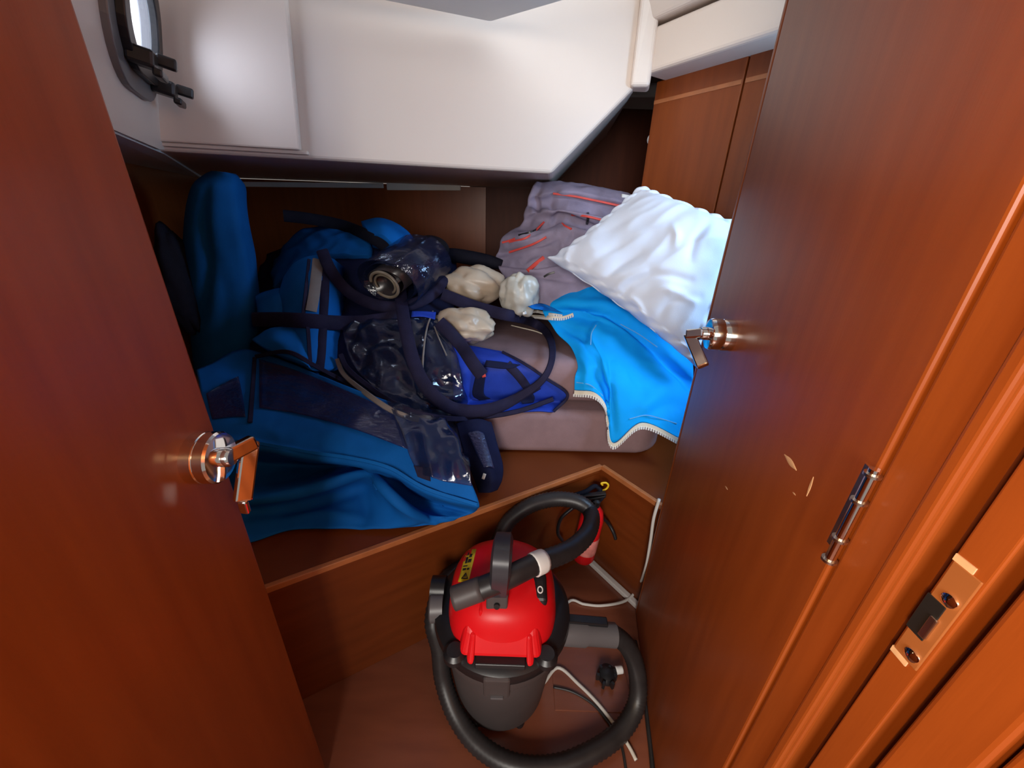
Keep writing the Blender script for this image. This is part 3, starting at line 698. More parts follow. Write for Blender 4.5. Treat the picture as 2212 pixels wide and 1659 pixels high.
# grey soft bag with coral zips
gb = thing('soft_bag', (.18, 1.75, .79), 'grey soft luggage bag with coral piping behind the white pillow', 'bag')
rows = [[(1168, 398, 1.96), (1235, 402, 1.96), (1300, 412, 1.94), (1350, 426, 1.92), (1410, 446, 1.90)],
        [(1158, 394, 1.90), (1230, 394, 1.88), (1300, 406, 1.86), (1350, 418, 1.84), (1410, 440, 1.80)],
        [(1144, 418, 1.86), (1220, 412, 1.80), (1300, 424, 1.78), (1350, 436, 1.76), (1410, 458, 1.72)],
        [(1138, 440, 1.86), (1215, 432, 1.82), (1295, 446, 1.80), (1345, 456, 1.78), (1405, 478, 1.74)],
        [(1132, 462, 1.83), (1205, 452, 1.74), (1285, 466, 1.72), (1340, 478, 1.70), (1400, 500, 1.68)],
        [(1128, 482, 1.83), (1200, 476, 1.76), (1280, 488, 1.74), (1335, 500, 1.72), (1395, 520, 1.70)],
        [(1086, 512, 1.76), (1150, 500, 1.68), (1225, 496, 1.66), (1300, 520, 1.66), (1370, 540, 1.64)],
        [(1080, 535, 1.74), (1150, 530, 1.64), (1225, 530, 1.61), (1300, 545, 1.60), (1370, 560, 1.58)],
        [(1072, 556, 1.73), (1150, 552, 1.63), (1225, 556, 1.60), (1300, 570, 1.58), (1370, 585, 1.56)],
        [(1078, 578, 1.66), (1150, 576, 1.56), (1225, 582, 1.54), (1300, 595, 1.53), (1370, 610, 1.50)],
        [(1090, 600, 1.63), (1155, 605, 1.53), (1225, 615, 1.50), (1300, 625, 1.48), (1370, 640, 1.46)],
        [(1100, 640, 1.58), (1160, 660, 1.48), (1225, 670, 1.44), (1300, 690, 1.42), (1370, 705, 1.40)]]
C = [[W(a, b, y=c) for a, b, c in r] for r in rows]
G = wrinkle(gridpts(C, 84, 120), .009, 12, ridged=.35, seed=8)
G = crease(G, [([(1140, 440), (1200, 440), (1300, 458), (1405, 486)], -.024, 7), ([(1126, 490), (1175, 484), (1212, 470), (1255, 482), (1340, 512)], -.034, 7), ([(1080, 548), (1150, 534), (1205, 512)], -.018, 6),
               ([(1070, 566), (1150, 572), (1222, 562), (1290, 580)], -.026, 7), ([(1095, 606), (1160, 596), (1235, 606)], -.018, 7), ([(1090, 530), (1150, 518), (1195, 500)], .010, 6),
               ([(1168, 402), (1156, 425), (1160, 455), (1140, 480)], -.016, 7), ([(1200, 412), (1190, 440), (1205, 462)], -.010, 7), ([(1230, 500), (1215, 530), (1230, 556)], -.016, 8), ([(1245, 478), (1300, 492), (1340, 500)], .012, 8)])
shell('cloth', G, GREYB, gb, back=(.03, .20, -.03), pile=True)
for pts in ([(1195, 418), (1240, 424), (1290, 434), (1345, 446)], [(1235, 464), (1265, 467), (1300, 475)], [(1100, 523), (1140, 512), (1175, 480)], [(1085, 524), (1100, 520), (1112, 516)],
            [(1140, 585), (1155, 572), (1175, 556)], [(1214, 483), (1222, 489), (1234, 495)], [(1100, 545), (1150, 528), (1180, 512)]):
    ribbon('piping', [D(a, b, .004) for a, b in pts], .009 if pts[0][0] != 1140 else .016, .006, CORAL, gb, n=24)
ribbon('zip_pull', [D(1270, 460, .006), D(1270, 472, .006), D(1268, 484, .006)], .012, .006, BLACK, gb, n=10)
for pts in ([(1175, 598), (1185, 592), (1198, 588)], [(1120, 508), (1150, 500), (1165, 490)]):
    ribbon('zip', [D(a, b, .004) for a, b in pts], .008, .005, BLACK, gb, n=12)

# cyan canvas with white zips
cy = thing('cyan_canvas', W(1350, 850, y=1.2), 'bright cyan canvas with white zips draped over the mattress edge', 'canvas')
rows = [[(1180, 655, 1.50), (1205, 640, 1.50), (1240, 625, 1.50), (1300, 622, 1.48), (1380, 672, 1.44), (1480, 735, 1.36)],
        [(1172, 668, 1.46), (1205, 658, 1.44), (1245, 648, 1.42), (1310, 660, 1.40), (1390, 710, 1.38), (1492, 770, 1.30)],
        [(1178, 684, 1.44), (1215, 676, 1.42), (1255, 674, 1.40), (1320, 690, 1.36), (1400, 742, 1.33), (1496, 800, 1.26)],
        [(1190, 700, 1.41), (1225, 692, 1.41), (1262, 690, 1.40), (1325, 710, 1.34), (1402, 765, 1.30), (1496, 830, 1.24)],
        [(1205, 722, 1.38), (1240, 716, 1.37), (1272, 716, 1.34), (1322, 735, 1.29), (1400, 790, 1.26), (1494, 852, 1.20)],
        [(1235, 752, 1.31), (1262, 745, 1.29), (1288, 762, 1.27), (1322, 770, 1.25), (1400, 815, 1.22), (1490, 875, 1.17)],
        [(1248, 790, 1.24), (1270, 786, 1.22), (1296, 795, 1.205), (1322, 805, 1.19), (1398, 845, 1.18), (1486, 900, 1.15)],
        [(1242, 815, 1.205), (1275, 818, 1.19), (1306, 835, 1.20), (1322, 858, 1.155), (1392, 872, 1.15), (1480, 925, 1.13)],
        [(1241, 842, 1.195), (1285, 848, 1.165), (1312, 885, 1.16), (1324, 955, 1.12), (1385, 912, 1.13), (1472, 948, 1.11)]]
C = [[W(a, b, y=c) for a, b, c in r] for r in rows]
G = wrinkle(gridpts(C, 110, 120), .006, 9, ridged=.5, seed=3)
G = crease(G, [([(1178, 664), (1250, 676), (1305, 676), (1365, 708), (1430, 772), (1490, 838)], -.026, 9), ([(1180, 655), (1250, 660), (1310, 660), (1375, 694), (1440, 756), (1492, 812)], .014, 13),
               ([(1296, 694), (1280, 722), (1284, 752), (1304, 790), (1318, 826)], .016, 9), ([(1262, 716), (1262, 742), (1290, 778), (1304, 812)], -.008, 9),
               ([(1318, 780), (1320, 850), (1326, 930)], -.016, 9), ([(1345, 925), (1400, 868), (1480, 808)], .010, 22), ([(1370, 800), (1385, 850), (1360, 900)], -.008, 18),
               ([(1205, 700), (1240, 720), (1275, 734)], -.010, 8), ([(1395, 905), (1430, 880), (1470, 872)], -.008, 14), ([(1252, 770), (1268, 800), (1262, 836)], .008, 9)])
shell('cloth', G, CYAN, cy, thick=.004, pile=True)
hem = G[-1]
def zipper(parent, path, side, tooth=.008, tape=.016, mt=CREAM):
    """zip tape plus a row of moulded teeth along a path; side = hanging direction"""
    side = A_(side, float); side /= np.linalg.norm(side)
    P = path; T = np.gradient(P, axis=0); T /= np.linalg.norm(T, axis=1)[:, None]
    V = []; fc = []
    for i, p in enumerate(P):
        nrm = np.cross(T[i], side); nrm /= np.linalg.norm(nrm) + 1e-9
        for k in (0, 1): V += [p - nrm * .0015 + side * tape * k, p + nrm * .0015 + side * tape * k]
    for i in range(len(P) - 1):
        a, b = 4 * i, 4 * i + 4
        fc += [(a, b, b + 2, a + 2), (a + 1, a + 3, b + 3, b + 1), (a + 2, b + 2, b + 3, a + 3), (a, a + 1, b + 1, b)]
    mk('zip_tape', V, fc, mt, parent, False)
    L = np.concatenate([[0], np.cumsum(np.linalg.norm(np.diff(P, axis=0), axis=1))])
    V = []; fc = []; s = 0
    while s < L[-1]:
        c = np.array([np.interp(s, L, P[:, k]) for k in range(3)]); t = np.array([np.interp(s, L, T[:, k]) for k in range(3)])
        nrm = np.cross(t, side); nrm /= np.linalg.norm(nrm) + 1e-9
        c = c + side * tape * .95; b = len(V)
        for dz in (-1, 1):
            for x, y in ((-1, -1), (1, -1), (1, 1), (-1, 1)):
                V.append(c + t * tooth * .30 * x + nrm * .0036 * y + side * tooth * (.45 + .55 * dz))
        fc += [(b + 3, b + 2, b + 1, b), (b + 4, b + 5, b + 6, b + 7)] + [(b + i, b + (i + 1) % 4, b + 4 + (i + 1) % 4, b + 4 + i) for i in range(4)]
        s += tooth
    o = mk('zip_teeth', V, fc, WHT, parent, False); o['kind'] = 'stuff'
    return o
zipper(cy, hem + A_([0, -.004, 0]), (0, -.15, -1), .0085, .014)
zipper(cy, spline([D(1128, 682, .012), D(1155, 680, .012), D(1185, 682, .012), D(1215, 683, .012), D(1238, 676, .012)], 40), (0, -.5, -1), .0085, .008)
zipper(cy, spline([D(1132, 672, .012), D(1160, 670, .012), D(1190, 676, .012), D(1215, 680, .012)], 34), (0, -.5, -.8), .0085, .004)
zipper(cy, spline([D(1105, 702, .010), D(1130, 708, .010), D(1155, 714, .010), D(1172, 720, .010)], 30), (0, -.5, -1), .0085, .005)
patch('under_flap', [[(1140, 662), (1165, 655), (1185, 660)], [(1150, 668), (1180, 670), (1215, 676)]], BRIGHT, cy, .006, 12, 6)
for pts in ([(1245, 826), (1275, 832), (1302, 855)], [(1360, 905), (1395, 897), (1430, 905), (1462, 915)], [(1288, 702), (1278, 720), (1276, 745)], [(1340, 700), (1380, 722), (1420, 750)]):
    ribbon('seam', [D(a, b, .003) for a, b in pts], .004, .0015, mat('seam_thread', (.10, .38, .72), .8, var=.05) if 'seam_thread' not in bpy.data.materials else bpy.data.materials['seam_thread'], cy, n=24)

# white pillow
def pillow(name, T_, L_, B_, R_, thick, m, nu=100):
    T_, L_, B_, R_ = map(A_, (T_, L_, B_, R_))
    n = np.cross(B_ - T_, R_ - L_); n /= np.linalg.norm(n)
    if n @ (O3 - (T_ + B_) / 2) < 0: n = -n
    V = []; idx = {}
    for side in (0, 1):
        for i in range(nu + 1):
            for j in range(nu + 1):
                s, t = i / nu, j / nu
                a, b = 2 * s - 1, 2 * t - 1
                pin = .07 * ((1 - a * a) * b * b * b * b * b * b + 0)
                pin2 = .07 * ((1 - b * b) * a ** 6)
                s2 = .5 + (s - .5) * (1 - pin2 * 1.0); t2 = .5 + (t - .5) * (1 - pin * 1.0)
                p = T_ * (1 - s2) * (1 - t2) + L_ * s2 * (1 - t2) + R_ * (1 - s2) * t2 + B_ * s2 * t2
                prof = max(0, (1 - abs(a) ** 2.6)) ** .55 * max(0, (1 - abs(b) ** 2.6)) ** .55
                e = min(1, 4 * min(1 - abs(a), 1 - abs(b)))
                q = Vector(p * 7)
                wr = .010 * (0.4 - abs(noise.noise(Vector((a * 1.4 + b * 3.2, (b - a) * .9, 2.0)))) * 1.6) + .014 * noise.noise(q * .6) + .0035 * noise.noise(q * 2.6)
                ruff = .010 * math.sin((s + t) * 46 + 3 * noise.noise(q)) * (1 - e) if max(abs(a), abs(b)) > .86 else 0
                h = thick * prof + wr * e * (1 if side == 0 else .4)
                V.append(p + n * ((h if side == 0 else -h * .8) + ruff))
    k = (nu + 1) ** 2; fc = []
    for sd in (0, 1):
        for i in range(nu):
            for j in range(nu):
                a = sd * k + i * (nu + 1) + j; q = (a, a + 1, a + nu + 2, a + nu + 1); fc.append(q if sd == 0 else q[::-1])
    rim = [(0, j) for j in range(nu)] + [(i, nu) for i in range(nu)] + [(nu, j) for j in range(nu, 0, -1)] + [(i, 0) for i in range(nu, 0, -1)]
    for q in range(len(rim)):
        a = rim[q][0] * (nu + 1) + rim[q][1]; r2 = rim[(q + 1) % len(rim)]; b = r2[0] * (nu + 1) + r2[1]
        fc.append((a, b, k + b, k + a))
    V = np.array(V)
    V[:k] = crease(V[:k], [([(1296, 612), (1340, 572), (1385, 545)], -.008, 8), ([(1318, 634), (1350, 604), (1392, 585)], .008, 7), ([(1350, 622), (1420, 592), (1490, 604)], -.009, 9), ([(1362, 645), (1378, 658), (1398, 692)], .010, 7),
                           ([(1455, 490), (1462, 508), (1458, 528)], .010, 9), ([(1240, 528), (1224, 552), (1228, 580)], .009, 7), ([(1420, 690), (1450, 650), (1510, 640)], -.008, 10), ([(1330, 660), (1345, 640), (1360, 625)], -.007, 6),
                           ([(1400, 640), (1440, 625), (1500, 650)], .008, 9), ([(1250, 600), (1290, 560), (1340, 530)], -.006, 10), ([(1530, 480), (1500, 520), (1490, 560)], -.009, 10)], np.broadcast_to(n, (k, 3)))
    return mk(name, V, fc, m)
o = pillow('pillow', W(1385, 400, y=1.50), W(1183, 558, y=1.44), W(1512, 800, y=1.16), W(1640, 490, y=1.24), .085, COTTON)
tag(o, 'white cotton pillow leaning against the locker', 'pillow'); pile_add(o)
# small white piece behind the bag
o = obox('white_piece', W(1352, 425, y=1.80), (.022, 0, -.003), (0, .02, 0), (0, 0, .007), WHT, None, .003); tag(o, 'small white piece showing between grey bag and pillow', 'clip')

# webbing straps on the heap
def strap(name, pts, width, m, label, lift=.012, thick=.005, n=None, parent=None, sm=2, wfun=None):
    P = np.array([ray(a, b) for a, b in pts]); 
    S = spline([(a, b, 0) for a, b in pts], max(16, len(pts) * 8))
    t = []
    for a, b, _ in S:
        h = TREE.ray_cast(Vector(O3), Vector(ray(a, b))); t.append(h[3] if h[0] is not None else np.nan)
    t = np.array(t); ok = ~np.isnan(t); t = np.interp(np.arange(len(t)), np.arange(len(t))[ok], t[ok])
    t2 = np.array([t[max(0, i - sm):i + sm + 1].min() for i in range(len(t))]); 
    for _ in range(4): t2 = np.convolve(np.pad(t2, 2, mode='edge'), np.ones(5) / 5, 'valid')
    t2 = t2 - lift
    pts3 = np.array([O3 + ray(a, b) * tt for (a, b, _), tt in zip(S, t2)])
    o = ribbon(name, pts3, width, thick, m, parent, n=len(pts3), wfun=wfun)
    if label: tag(o, label, 'strap', 'webbing straps on the heap')
    return o
strap('webbing_strap', [(612, 466), (650, 470), (700, 478), (750, 490), (800, 512), (845, 540)], .044, BLKW, 'black webbing strap lying across the back of the heap', .02)
strap('webbing_strap', [(545, 690), (600, 690), (660, 693), (720, 697), (780, 697), (835, 690), (870, 680)], .050, NAVY, 'dark strap running flat from the bolster to the middle of the heap', .014)
strap('webbing_strap', [(735, 765), (750, 795), (790, 830), (845, 868), (910, 895), (980, 905), (1050, 900), (1120, 888), (1195, 862)], .017, NAVY, 'long navy binding curving round the lower edge of the clear film', .03)
strap('webbing_strap', [(728, 775), (742, 808), (782, 843), (835, 880), (880, 900), (905, 906)], .016, TAN, 'tan binding strip along the lower left of the clear film', .024)
strap('webbing_strap', [(695, 540), (715, 585), (750, 628), (800, 655), (850, 663), (905, 652), (945, 625), (958, 590), (930, 560), (885, 545), (840, 545)], .040, NAVY, 'navy strap looped round the vinyl roll', .05)
strap('webbing_strap', [(858, 545), (862, 600), (868, 660), (878, 720), (893, 780), (920, 835), (965, 876), (1015, 888), (1070, 880), (1125, 855), (1170, 822), (1190, 785), (1192, 745), (1175, 712), (1135, 690), (1080, 677), (1020, 660), (955, 635)], .043, NAVY, 'long navy strap dropping down the film and looping right over the flat bag', .055, wfun=lambda t: 1 - .5 * math.exp(-((t - .64) / .14) ** 2))
so = strap('webbing_strap', [(948, 695), (975, 722), (1000, 752), (1022, 785), (1042, 812)], .044, NAVY, 'short navy strap end with a red tip', .05)
patch('red_tip', [[(1040, 808), (1048, 806)], [(1042, 816), (1050, 814)]], CORAL, so, .045, 4, 4)
strap('webbing_strap', [(1000, 905), (1040, 898), (1090, 880), (1140, 850), (1165, 835)], .020, NAVY, 'narrow navy strap along the front edge of the flat bag', .03)

# ------------------------------------------------------------------ vacuum cleaner
VC = A_([-.004, .665, 0.0])
vac = thing('vacuum_cleaner', VC, 'red and dark grey wet and dry vacuum cleaner on the cabin floor', 'vacuum cleaner')
bucket = lathe('bucket', VC, [(.02, .012), (.118, .012), (.124, .02), (.150, .27), (.150, .30), (.02, .30)], DGREY, vac, 56)
lathe('lower_rim', VC, [(.148, .262), (.158, .262), (.163, .285), (.163, .300), (.148, .300)], DGREY, vac, 56)
lathe('rim', VC, [(.14, .300), (.166, .300), (.172, .312), (.170, .335), (.158, .345), (.128, .348), (.11, .348)], BLACK, vac, 56)
def squ(a, h):      # squarish dome plan, corners at 45 degrees
    n = 3.2; c, s = abs(math.cos(a)), abs(math.sin(a)); return (c ** n + s ** n) ** (-1 / n)
dome = lathe('motor_cover', VC + A_([0, .004, 0]), [(.02, .345), (.131, .345), (.132, .365), (.128, .40), (.119, .428), (.104, .446), (.08, .457), (.04, .463), (.002, .464)], RED, vac, 72, shape=lambda a, h: 1 + (squ(a, h) - 1) * max(0, min(1, (.475 - h) / .09)) * .8)
# front skirt of the cover
def vp(x, y, z): return VC + A_([x, y, z])
hexa('front_skirt', [vp(-.092, -.143, .352), vp(.092, -.143, .352), vp(.100, -.05, .352), vp(-.100, -.05, .352)],
     [vp(-.080, -.112, .408), vp(.080, -.112, .408), vp(.085, -.05, .436), vp(-.085, -.05, .436)], RED, vac, .012, 3)
for sx in (-1, 1):
    hexa('skirt_corner', [vp(sx * .058, -.156, .347), vp(sx * .074, -.152, .347), vp(sx * .078, -.10, .347), vp(sx * .056, -.10, .347)],
         [vp(sx * .056, -.122, .400), vp(sx * .068, -.120, .400), vp(sx * .072, -.09, .407), vp(sx * .054, -.09, .407)], RED, vac, .006)
    hexa('rib', [vp(-.012 + sx * .030, -.114, .405), vp(-.012 + sx * .040, -.114, .405), vp(-.012 + sx * .040, -.06, .43), vp(-.012 + sx * .030, -.06, .43)],
         [vp(-.012 + sx * .031, -.098, .446), vp(-.012 + sx * .039, -.098, .446), vp(-.012 + sx * .039, -.06, .458), vp(-.012 + sx * .031, -.06, .458)], RED, vac, .004)
    lathe('clip_corner', vp(sx * .102, -.128, .335), [(.001, 0), (.026, 0), (.026, .014), (.018, .022), (.001, .022)], BLACK, vac, 20)
hexa('outlet_slot', [vp(-.055, -.158, .343), vp(.055, -.158, .343), vp(.055, -.12, .343), vp(-.055, -.12, .343)],
     [vp(-.055, -.154, .353), vp(.055, -.154, .353), vp(.055, -.12, .353), vp(-.055, -.12, .353)], BLACK, vac, .002)
# carrying handle: flat strap running front to back over the cover
hpth = [Wd(1078, 1297, .872), Wd(1078, 1275, .835), Wd(1080, 1248, .800), Wd(1082, 1215, .790), Wd(1085, 1182, .815), Wd(1088, 1158, .875), Wd(1090, 1158, .95), Wd(1090, 1170, .99)]
handle = ribbon('handle', hpth, .044, .014, MGREY, vac, n=50, nrm=[(0, -1, .2), (0, -1, .3), (0, -.8, .6), (0, -.3, 1), (0, .1, 1), (0, .7, .7), (0, 1, .2), (0, 1, 0)])
handle.data.materials[0] = mat('slate_plastic', (.035, .036, .045), .4, var=.1)
hexa('handle_foot', [vp(-.036, -.098, .428), vp(.012, -.098, .428), vp(.012, -.074, .428), vp(-.036, -.074, .428)], [vp(-.036, -.086, .482), vp(.012, -.086, .482), vp(.012, -.066, .482), vp(-.036, -.066, .482)], DGREY, vac, .004)
lathe('finger_hole', vp(-.012, -.092, .458), [(.001, 0), (.0065, 0), (.0065, .006), (.001, .006)], BLACK, vac, 16, axis=(0, -1, .25))
# switch
sw = hexa('switch', [vp(.068, -.072, .425), vp(.104, -.072, .425), vp(.104, .000, .435), vp(.068, .000, .435)], [vp(.070, -.067, .447), vp(.102, -.067, .447), vp(.102, -.006, .466), vp(.070, -.006, .466)], BLACK, vac, .009, 3)
tb = [vp(.086 + .0055 * math.cos(a), -.048 + .0065 * math.sin(a), .4555 + .0024 * math.sin(a)) for a in np.linspace(0, 2 * math.pi, 13)]
tube('zero_mark', tb, .0016, WHT, sw, 30, 6)
# yellow warning sticker on the cover
def stick(px, py, lift=.0012):
    dg = bpy.context.evaluated_depsgraph_get(); me = dome.data
    t = BVHTree.FromPolygons([v.co[:] for v in me.vertices], [tuple(p.vertices) for p in me.polygons])
    h = t.ray_cast(Vector(O3), Vector(ray(px, py)))
    if h[0] is None: h = t.find_nearest(Vector(W(px, py, y=VC[1])))
    return A_(h[0]) - ray(px, py) * lift
def spatch(name, corners, m, parent, lift, n=6):
    a, b, c, d = [A_(k, float) for k in corners]; rows_ = []
    for i in range(n):
        s = i / (n - 1); rows_.append([stick(*((a * (1 - s) + d * s) * (1 - t) + (b * (1 - s) + c * s) * t), lift) for t in np.linspace(0, 1, n)])
    G = np.array(rows_); return shell(name, G, m, parent, thick=.0006)
lab = spatch('warning_label', [(1008, 1187), (1029, 1186), (1012, 1257), (989, 1257)], YEL, vac, .0015)
for tri in ([(996, 1250), (1011, 1250), (1010.5, 1248), (996.5, 1248)], [(996, 1250), (998, 1250), (1007, 1238), (1005.5, 1237)], [(1009.5, 1250), (1011, 1250), (1007, 1237), (1005.5, 1238)],
            [(1003, 1246), (1005, 1246), (1006, 1241), (1004.5, 1241)], [(999, 1232), (1006, 1231), (1007, 1227), (1000, 1228)], [(1008, 1231), (1013, 1230), (1014, 1226), (1009, 1227)], [(1000, 1224), (1009, 1223), (1010, 1221), (1001, 1222)],
            [(1004, 1217), (1009, 1216), (1012, 1203), (1007, 1204)], [(1010, 1215), (1017, 1214), (1019, 1207), (1012, 1208)], [(1013, 1204), (1019, 1203), (1021, 1196), (1015, 1197)], [(1009, 1200), (1012, 1199), (1014, 1193), (1011, 1194)]):
    spatch('print', tri, INK, lab, .0028, 3)
# front catch
hexa('catch', [vp(-.036, -.158, .235), vp(.024, -.158, .235), vp(.024, -.14, .235), vp(-.036, -.14, .235)], [vp(-.036, -.176, .335), vp(.024, -.176, .335), vp(.024, -.15, .335), vp(-.036, -.15, .335)], DGREY, vac, .006)
hexa('catch_lip', [vp(-.020, -.164, .240), vp(.010, -.164, .240), vp(.010, -.15, .240), vp(-.020, -.15, .240)], [vp(-.020, -.167, .250), vp(.010, -.167, .250), vp(.010, -.15, .250), vp(-.020, -.15, .250)], MGREY, vac, .002)
for a in (-60, -120, 60, 120):
    lathe('caster', vp(.112 * math.cos(math.radians(a)), .112 * math.sin(math.radians(a)), .0), [(.001, .0), (.012, .0), (.014, .012), (.010, .022), (.001, .022)], BLACK, vac, 14)
# side fittings
lathe('left_port', vp(-.150, -.01, .330), [(.001, 0), (.034, 0), (.034, .030), (.028, .034), (.001, .034)], MGREY, vac, 28, axis=(-1, -.1, 0))
lathe('left_port_cap', vp(-.150, .03, .345), [(.001, 0), (.032, 0), (.032, .036), (.001, .036)], BLACK, vac, 24, axis=(-1, 0, 0))
cpA = vp(.150, -.01, .255); cpB = A_(W(1328, 1372, z=.235)); axc = (cpB - cpA); Lc = np.linalg.norm(axc)
lathe('hose_connector', cpA, [(.001, 0), (.034, 0), (.034, Lc * .45), (.030, Lc * .5), (.030, Lc), (.001, Lc)], MGREY, vac, 28, axis=axc)
obox('connector_catch', (cpA + cpB) / 2 + A_([0, .01, .034]), axc * .35, A_([0, .012, 0]), A_([0, 0, .006]), BLACK, vac, .003)
# hose: out of the connector, round the floor, up behind and under the handle
hz_ = [cpA + axc * .8, cpB, W(1358, 1400, z=.19), W(1376, 1450, z=.12), W(1376, 1515, z=.055), W(1345, 1575, z=.027), W(1285, 1622, z=.027), W(1200, 1655, z=.027), W(1110, 1652, z=.027),
       W(1035, 1610, z=.03), W(985, 1545, z=.05), W(958, 1470, z=.10), W(950, 1400, z=.18), vp(-.185, .02, .25), vp(-.165, .12, .27), vp(-.09, .19, .27), vp(-.01, .20, .34),
       W(1078, 1168, y=.86), W(1100, 1125, y=.90), W(1145, 1092, y=.93), W(1200, 1078, y=.95), W(1250, 1085, y=.94), W(1277, 1110, y=.91), Wd(1270, 1150, 1.06), Wd(1232, 1187, .975), Wd(1160, 1217, .895), Wd(1100, 1246, .852), Wd(1050, 1267, .842), Wd(985, 1291, .838)]
hose = tube('hose', hz_, .0245, RUB, vac, 420, 14, ribs=0)
wp = spline(hz_, 420); 
# corrugation rings as real relief: alternate radii along the tube
me = hose.data
for i in range(420):
    if i % 2 == 0 and 14 < i < 372:
        for j in range(14):
            v = me.vertices[i * 14 + j]; c = Vector(wp[i]); v.co = c + (v.co - c) * 0.90
band = spline([Wd(1172, 1212, .908), Wd(1160, 1217, .895), Wd(1152, 1221, .889)], 6)
tube('white_band', band, .0275, WHT, vac, 6, 18)
tip = spline([Wd(1040, 1271, .841), Wd(1005, 1284, .839), Wd(980, 1293, .838)], 8)
tube('nozzle', tip, .0255, DGREY, vac, 8, 18)

# ------------------------------------------------------------------ small things on the floor
ex = thing('fire_extinguisher', (*(C0 + nL * 0 + A_([-.035, -.06])), 0), 'small red fire extinguisher in the corner behind the vacuum hose', 'fire extinguisher')
eb = np.array([*(C0 + A_([-.045, -.065])), .0])
etop = W(1285, 1092, y=1.03); ebot = W(1258, 1205, y=1.02)
eax = etop - ebot; eL = np.linalg.norm(eax)
lathe('bottle', ebot, [(.001, 0), (.034, .0), (.040, .012), (.040, eL * .78), (.032, eL * .92), (.016, eL), (.001, eL)], RED, ex, 28, axis=eax)
lathe('label_band', ebot, [(.0405, eL * .18), (.0412, eL * .20), (.0412, eL * .46), (.0405, eL * .48)], mat('pink_label', (.62, .20, .17), .5, var=.3, vscale=40), ex, 28, axis=eax, cap=False)
lathe('valve', etop, [(.001, -.01), (.016, -.01), (.016, .022), (.008, .03), (.001, .03)], BLACK, ex, 18, axis=eax)
bar('lever', etop + A_([-.06, .0, .02]), etop + A_([.03, 0, .045]), .016, .008, (0, 0, 1), BLACK, ex, .002)
bar('lever', etop + A_([-.05, .0, .04]), etop + A_([.03, 0, .055]), .016, .006, (0, 0, 1), BLACK, ex, .002)
tube('strap', [W(1290, 1110, y=1.03), W(1312, 1128, y=1.045), W(1325, 1150, y=1.03), W(1330, 1165, y=1.02)], .006, BLACK, ex, 20, 8)
tube('strap', [W(1240, 1095, y=1.0), W(1212, 1120, y=.99), W(1205, 1150, y=.99), W(1215, 1168, y=1.0)], .006, BLACK, ex, 20, 8)
ho = thing('cord_hook', W(1300, 1050, y=1.06), 'black elastic cord with a yellow hook hanging in the berth corner', 'hook')
tube('hook', [W(1293, 1062, y=1.055), W(1308, 1057, y=1.055), W(1314, 1049, y=1.055), W(1309, 1043, y=1.055), W(1299, 1044, y=1.055), W(1302, 1048, y=1.055)], .0034, YELW, ho, 30, 8)
tube('cord', [W(1210, 1076, y=1.02), W(1240, 1070, y=1.03), W(1265, 1062, y=1.04), W(1285, 1050, y=1.06), W(1296, 1062, y=1.05), W(1268, 1078, y=1.03), W(1290, 1074, y=1.04), W(1305, 1068, y=1.05), W(1292, 1084, y=1.03)], .008, BLKW, ho, 60, 8)
# cables
o = tube('white_cable', [W(1424, 1078, y=.925), W(1412, 1120, y=.915), W(1405, 1170, y=.905), W(1395, 1225, y=.90), W(1378, 1270, z=.05), W(1350, 1298, z=.012), W(1300, 1308, z=.006), W(1262, 1305, z=.006), W(1228, 1300, z=.006), (.14, .80, .006), (.10, .72, .006), (.115, .66, .006),
                         W(1205, 1442, z=.006), W(1250, 1478, z=.006), W(1290, 1518, z=.006), W(1325, 1562, z=.006), W(1345, 1590, z=.006), W(1362, 1618, z=.006), W(1374, 1642, z=.006)], .0048, mat('grey_white_cable', (.62, .60, .56), .5, var=.05), None, 120, 10)
tag(o, 'white cable coming down from the berth and trailing over the floor', 'cable')
o = tube('black_cable', [W(1372, 1385, z=.006), W(1382, 1430, z=.006), W(1392, 1490, z=.006), W(1399, 1560, z=.006), W(1406, 1620, z=.006), W(1412, 1690, z=.006)], .0062, RUB, None, 50, 10); tag(o, 'black cable lying along the foot of the right door', 'cable')
o = tube('black_cable', [W(1195, 1484, z=.004), W(1230, 1492, z=.004), W(1262, 1508, z=.004), W(1290, 1530, z=.004), W(1320, 1570, z=.004), W(1342, 1610, z=.004), W(1355, 1680, z=.004)], .0035, RUB, None, 50, 8); tag(o, 'thin black cable on the floor beside the white cable', 'cable')
pg = thing('power_plug', W(1312, 1462, z=0), 'black power plug lying on the floor inside the hose loop', 'plug')
lathe('plug_body', W(1310, 1462, z=.002), [(.001, 0), (.026, 0), (.028, .010), (.024, .024), (.012, .030), (.001, .03)], BLACK, pg, 24)
for k in range(6):
    a = k * math.pi / 3; c = W(1310, 1462, z=.02)
    obox('grip', c + A_([math.cos(a), math.sin(a), 0]) * .025, A_([math.cos(a), math.sin(a), 0]) * .005, A_([-math.sin(a), math.cos(a), 0]) * .004, (0, 0, .012), BLACK, pg, .001)
tube('cable_end', [W(1316, 1455, z=.02), W(1328, 1449, z=.02), W(1338, 1446, z=.02)], .009, BLACK, pg, 8, 10)
tube('white_sleeve', [W(1330, 1448, z=.022), W(1344, 1446, z=.022)], .011, WHT, pg, 6, 12)

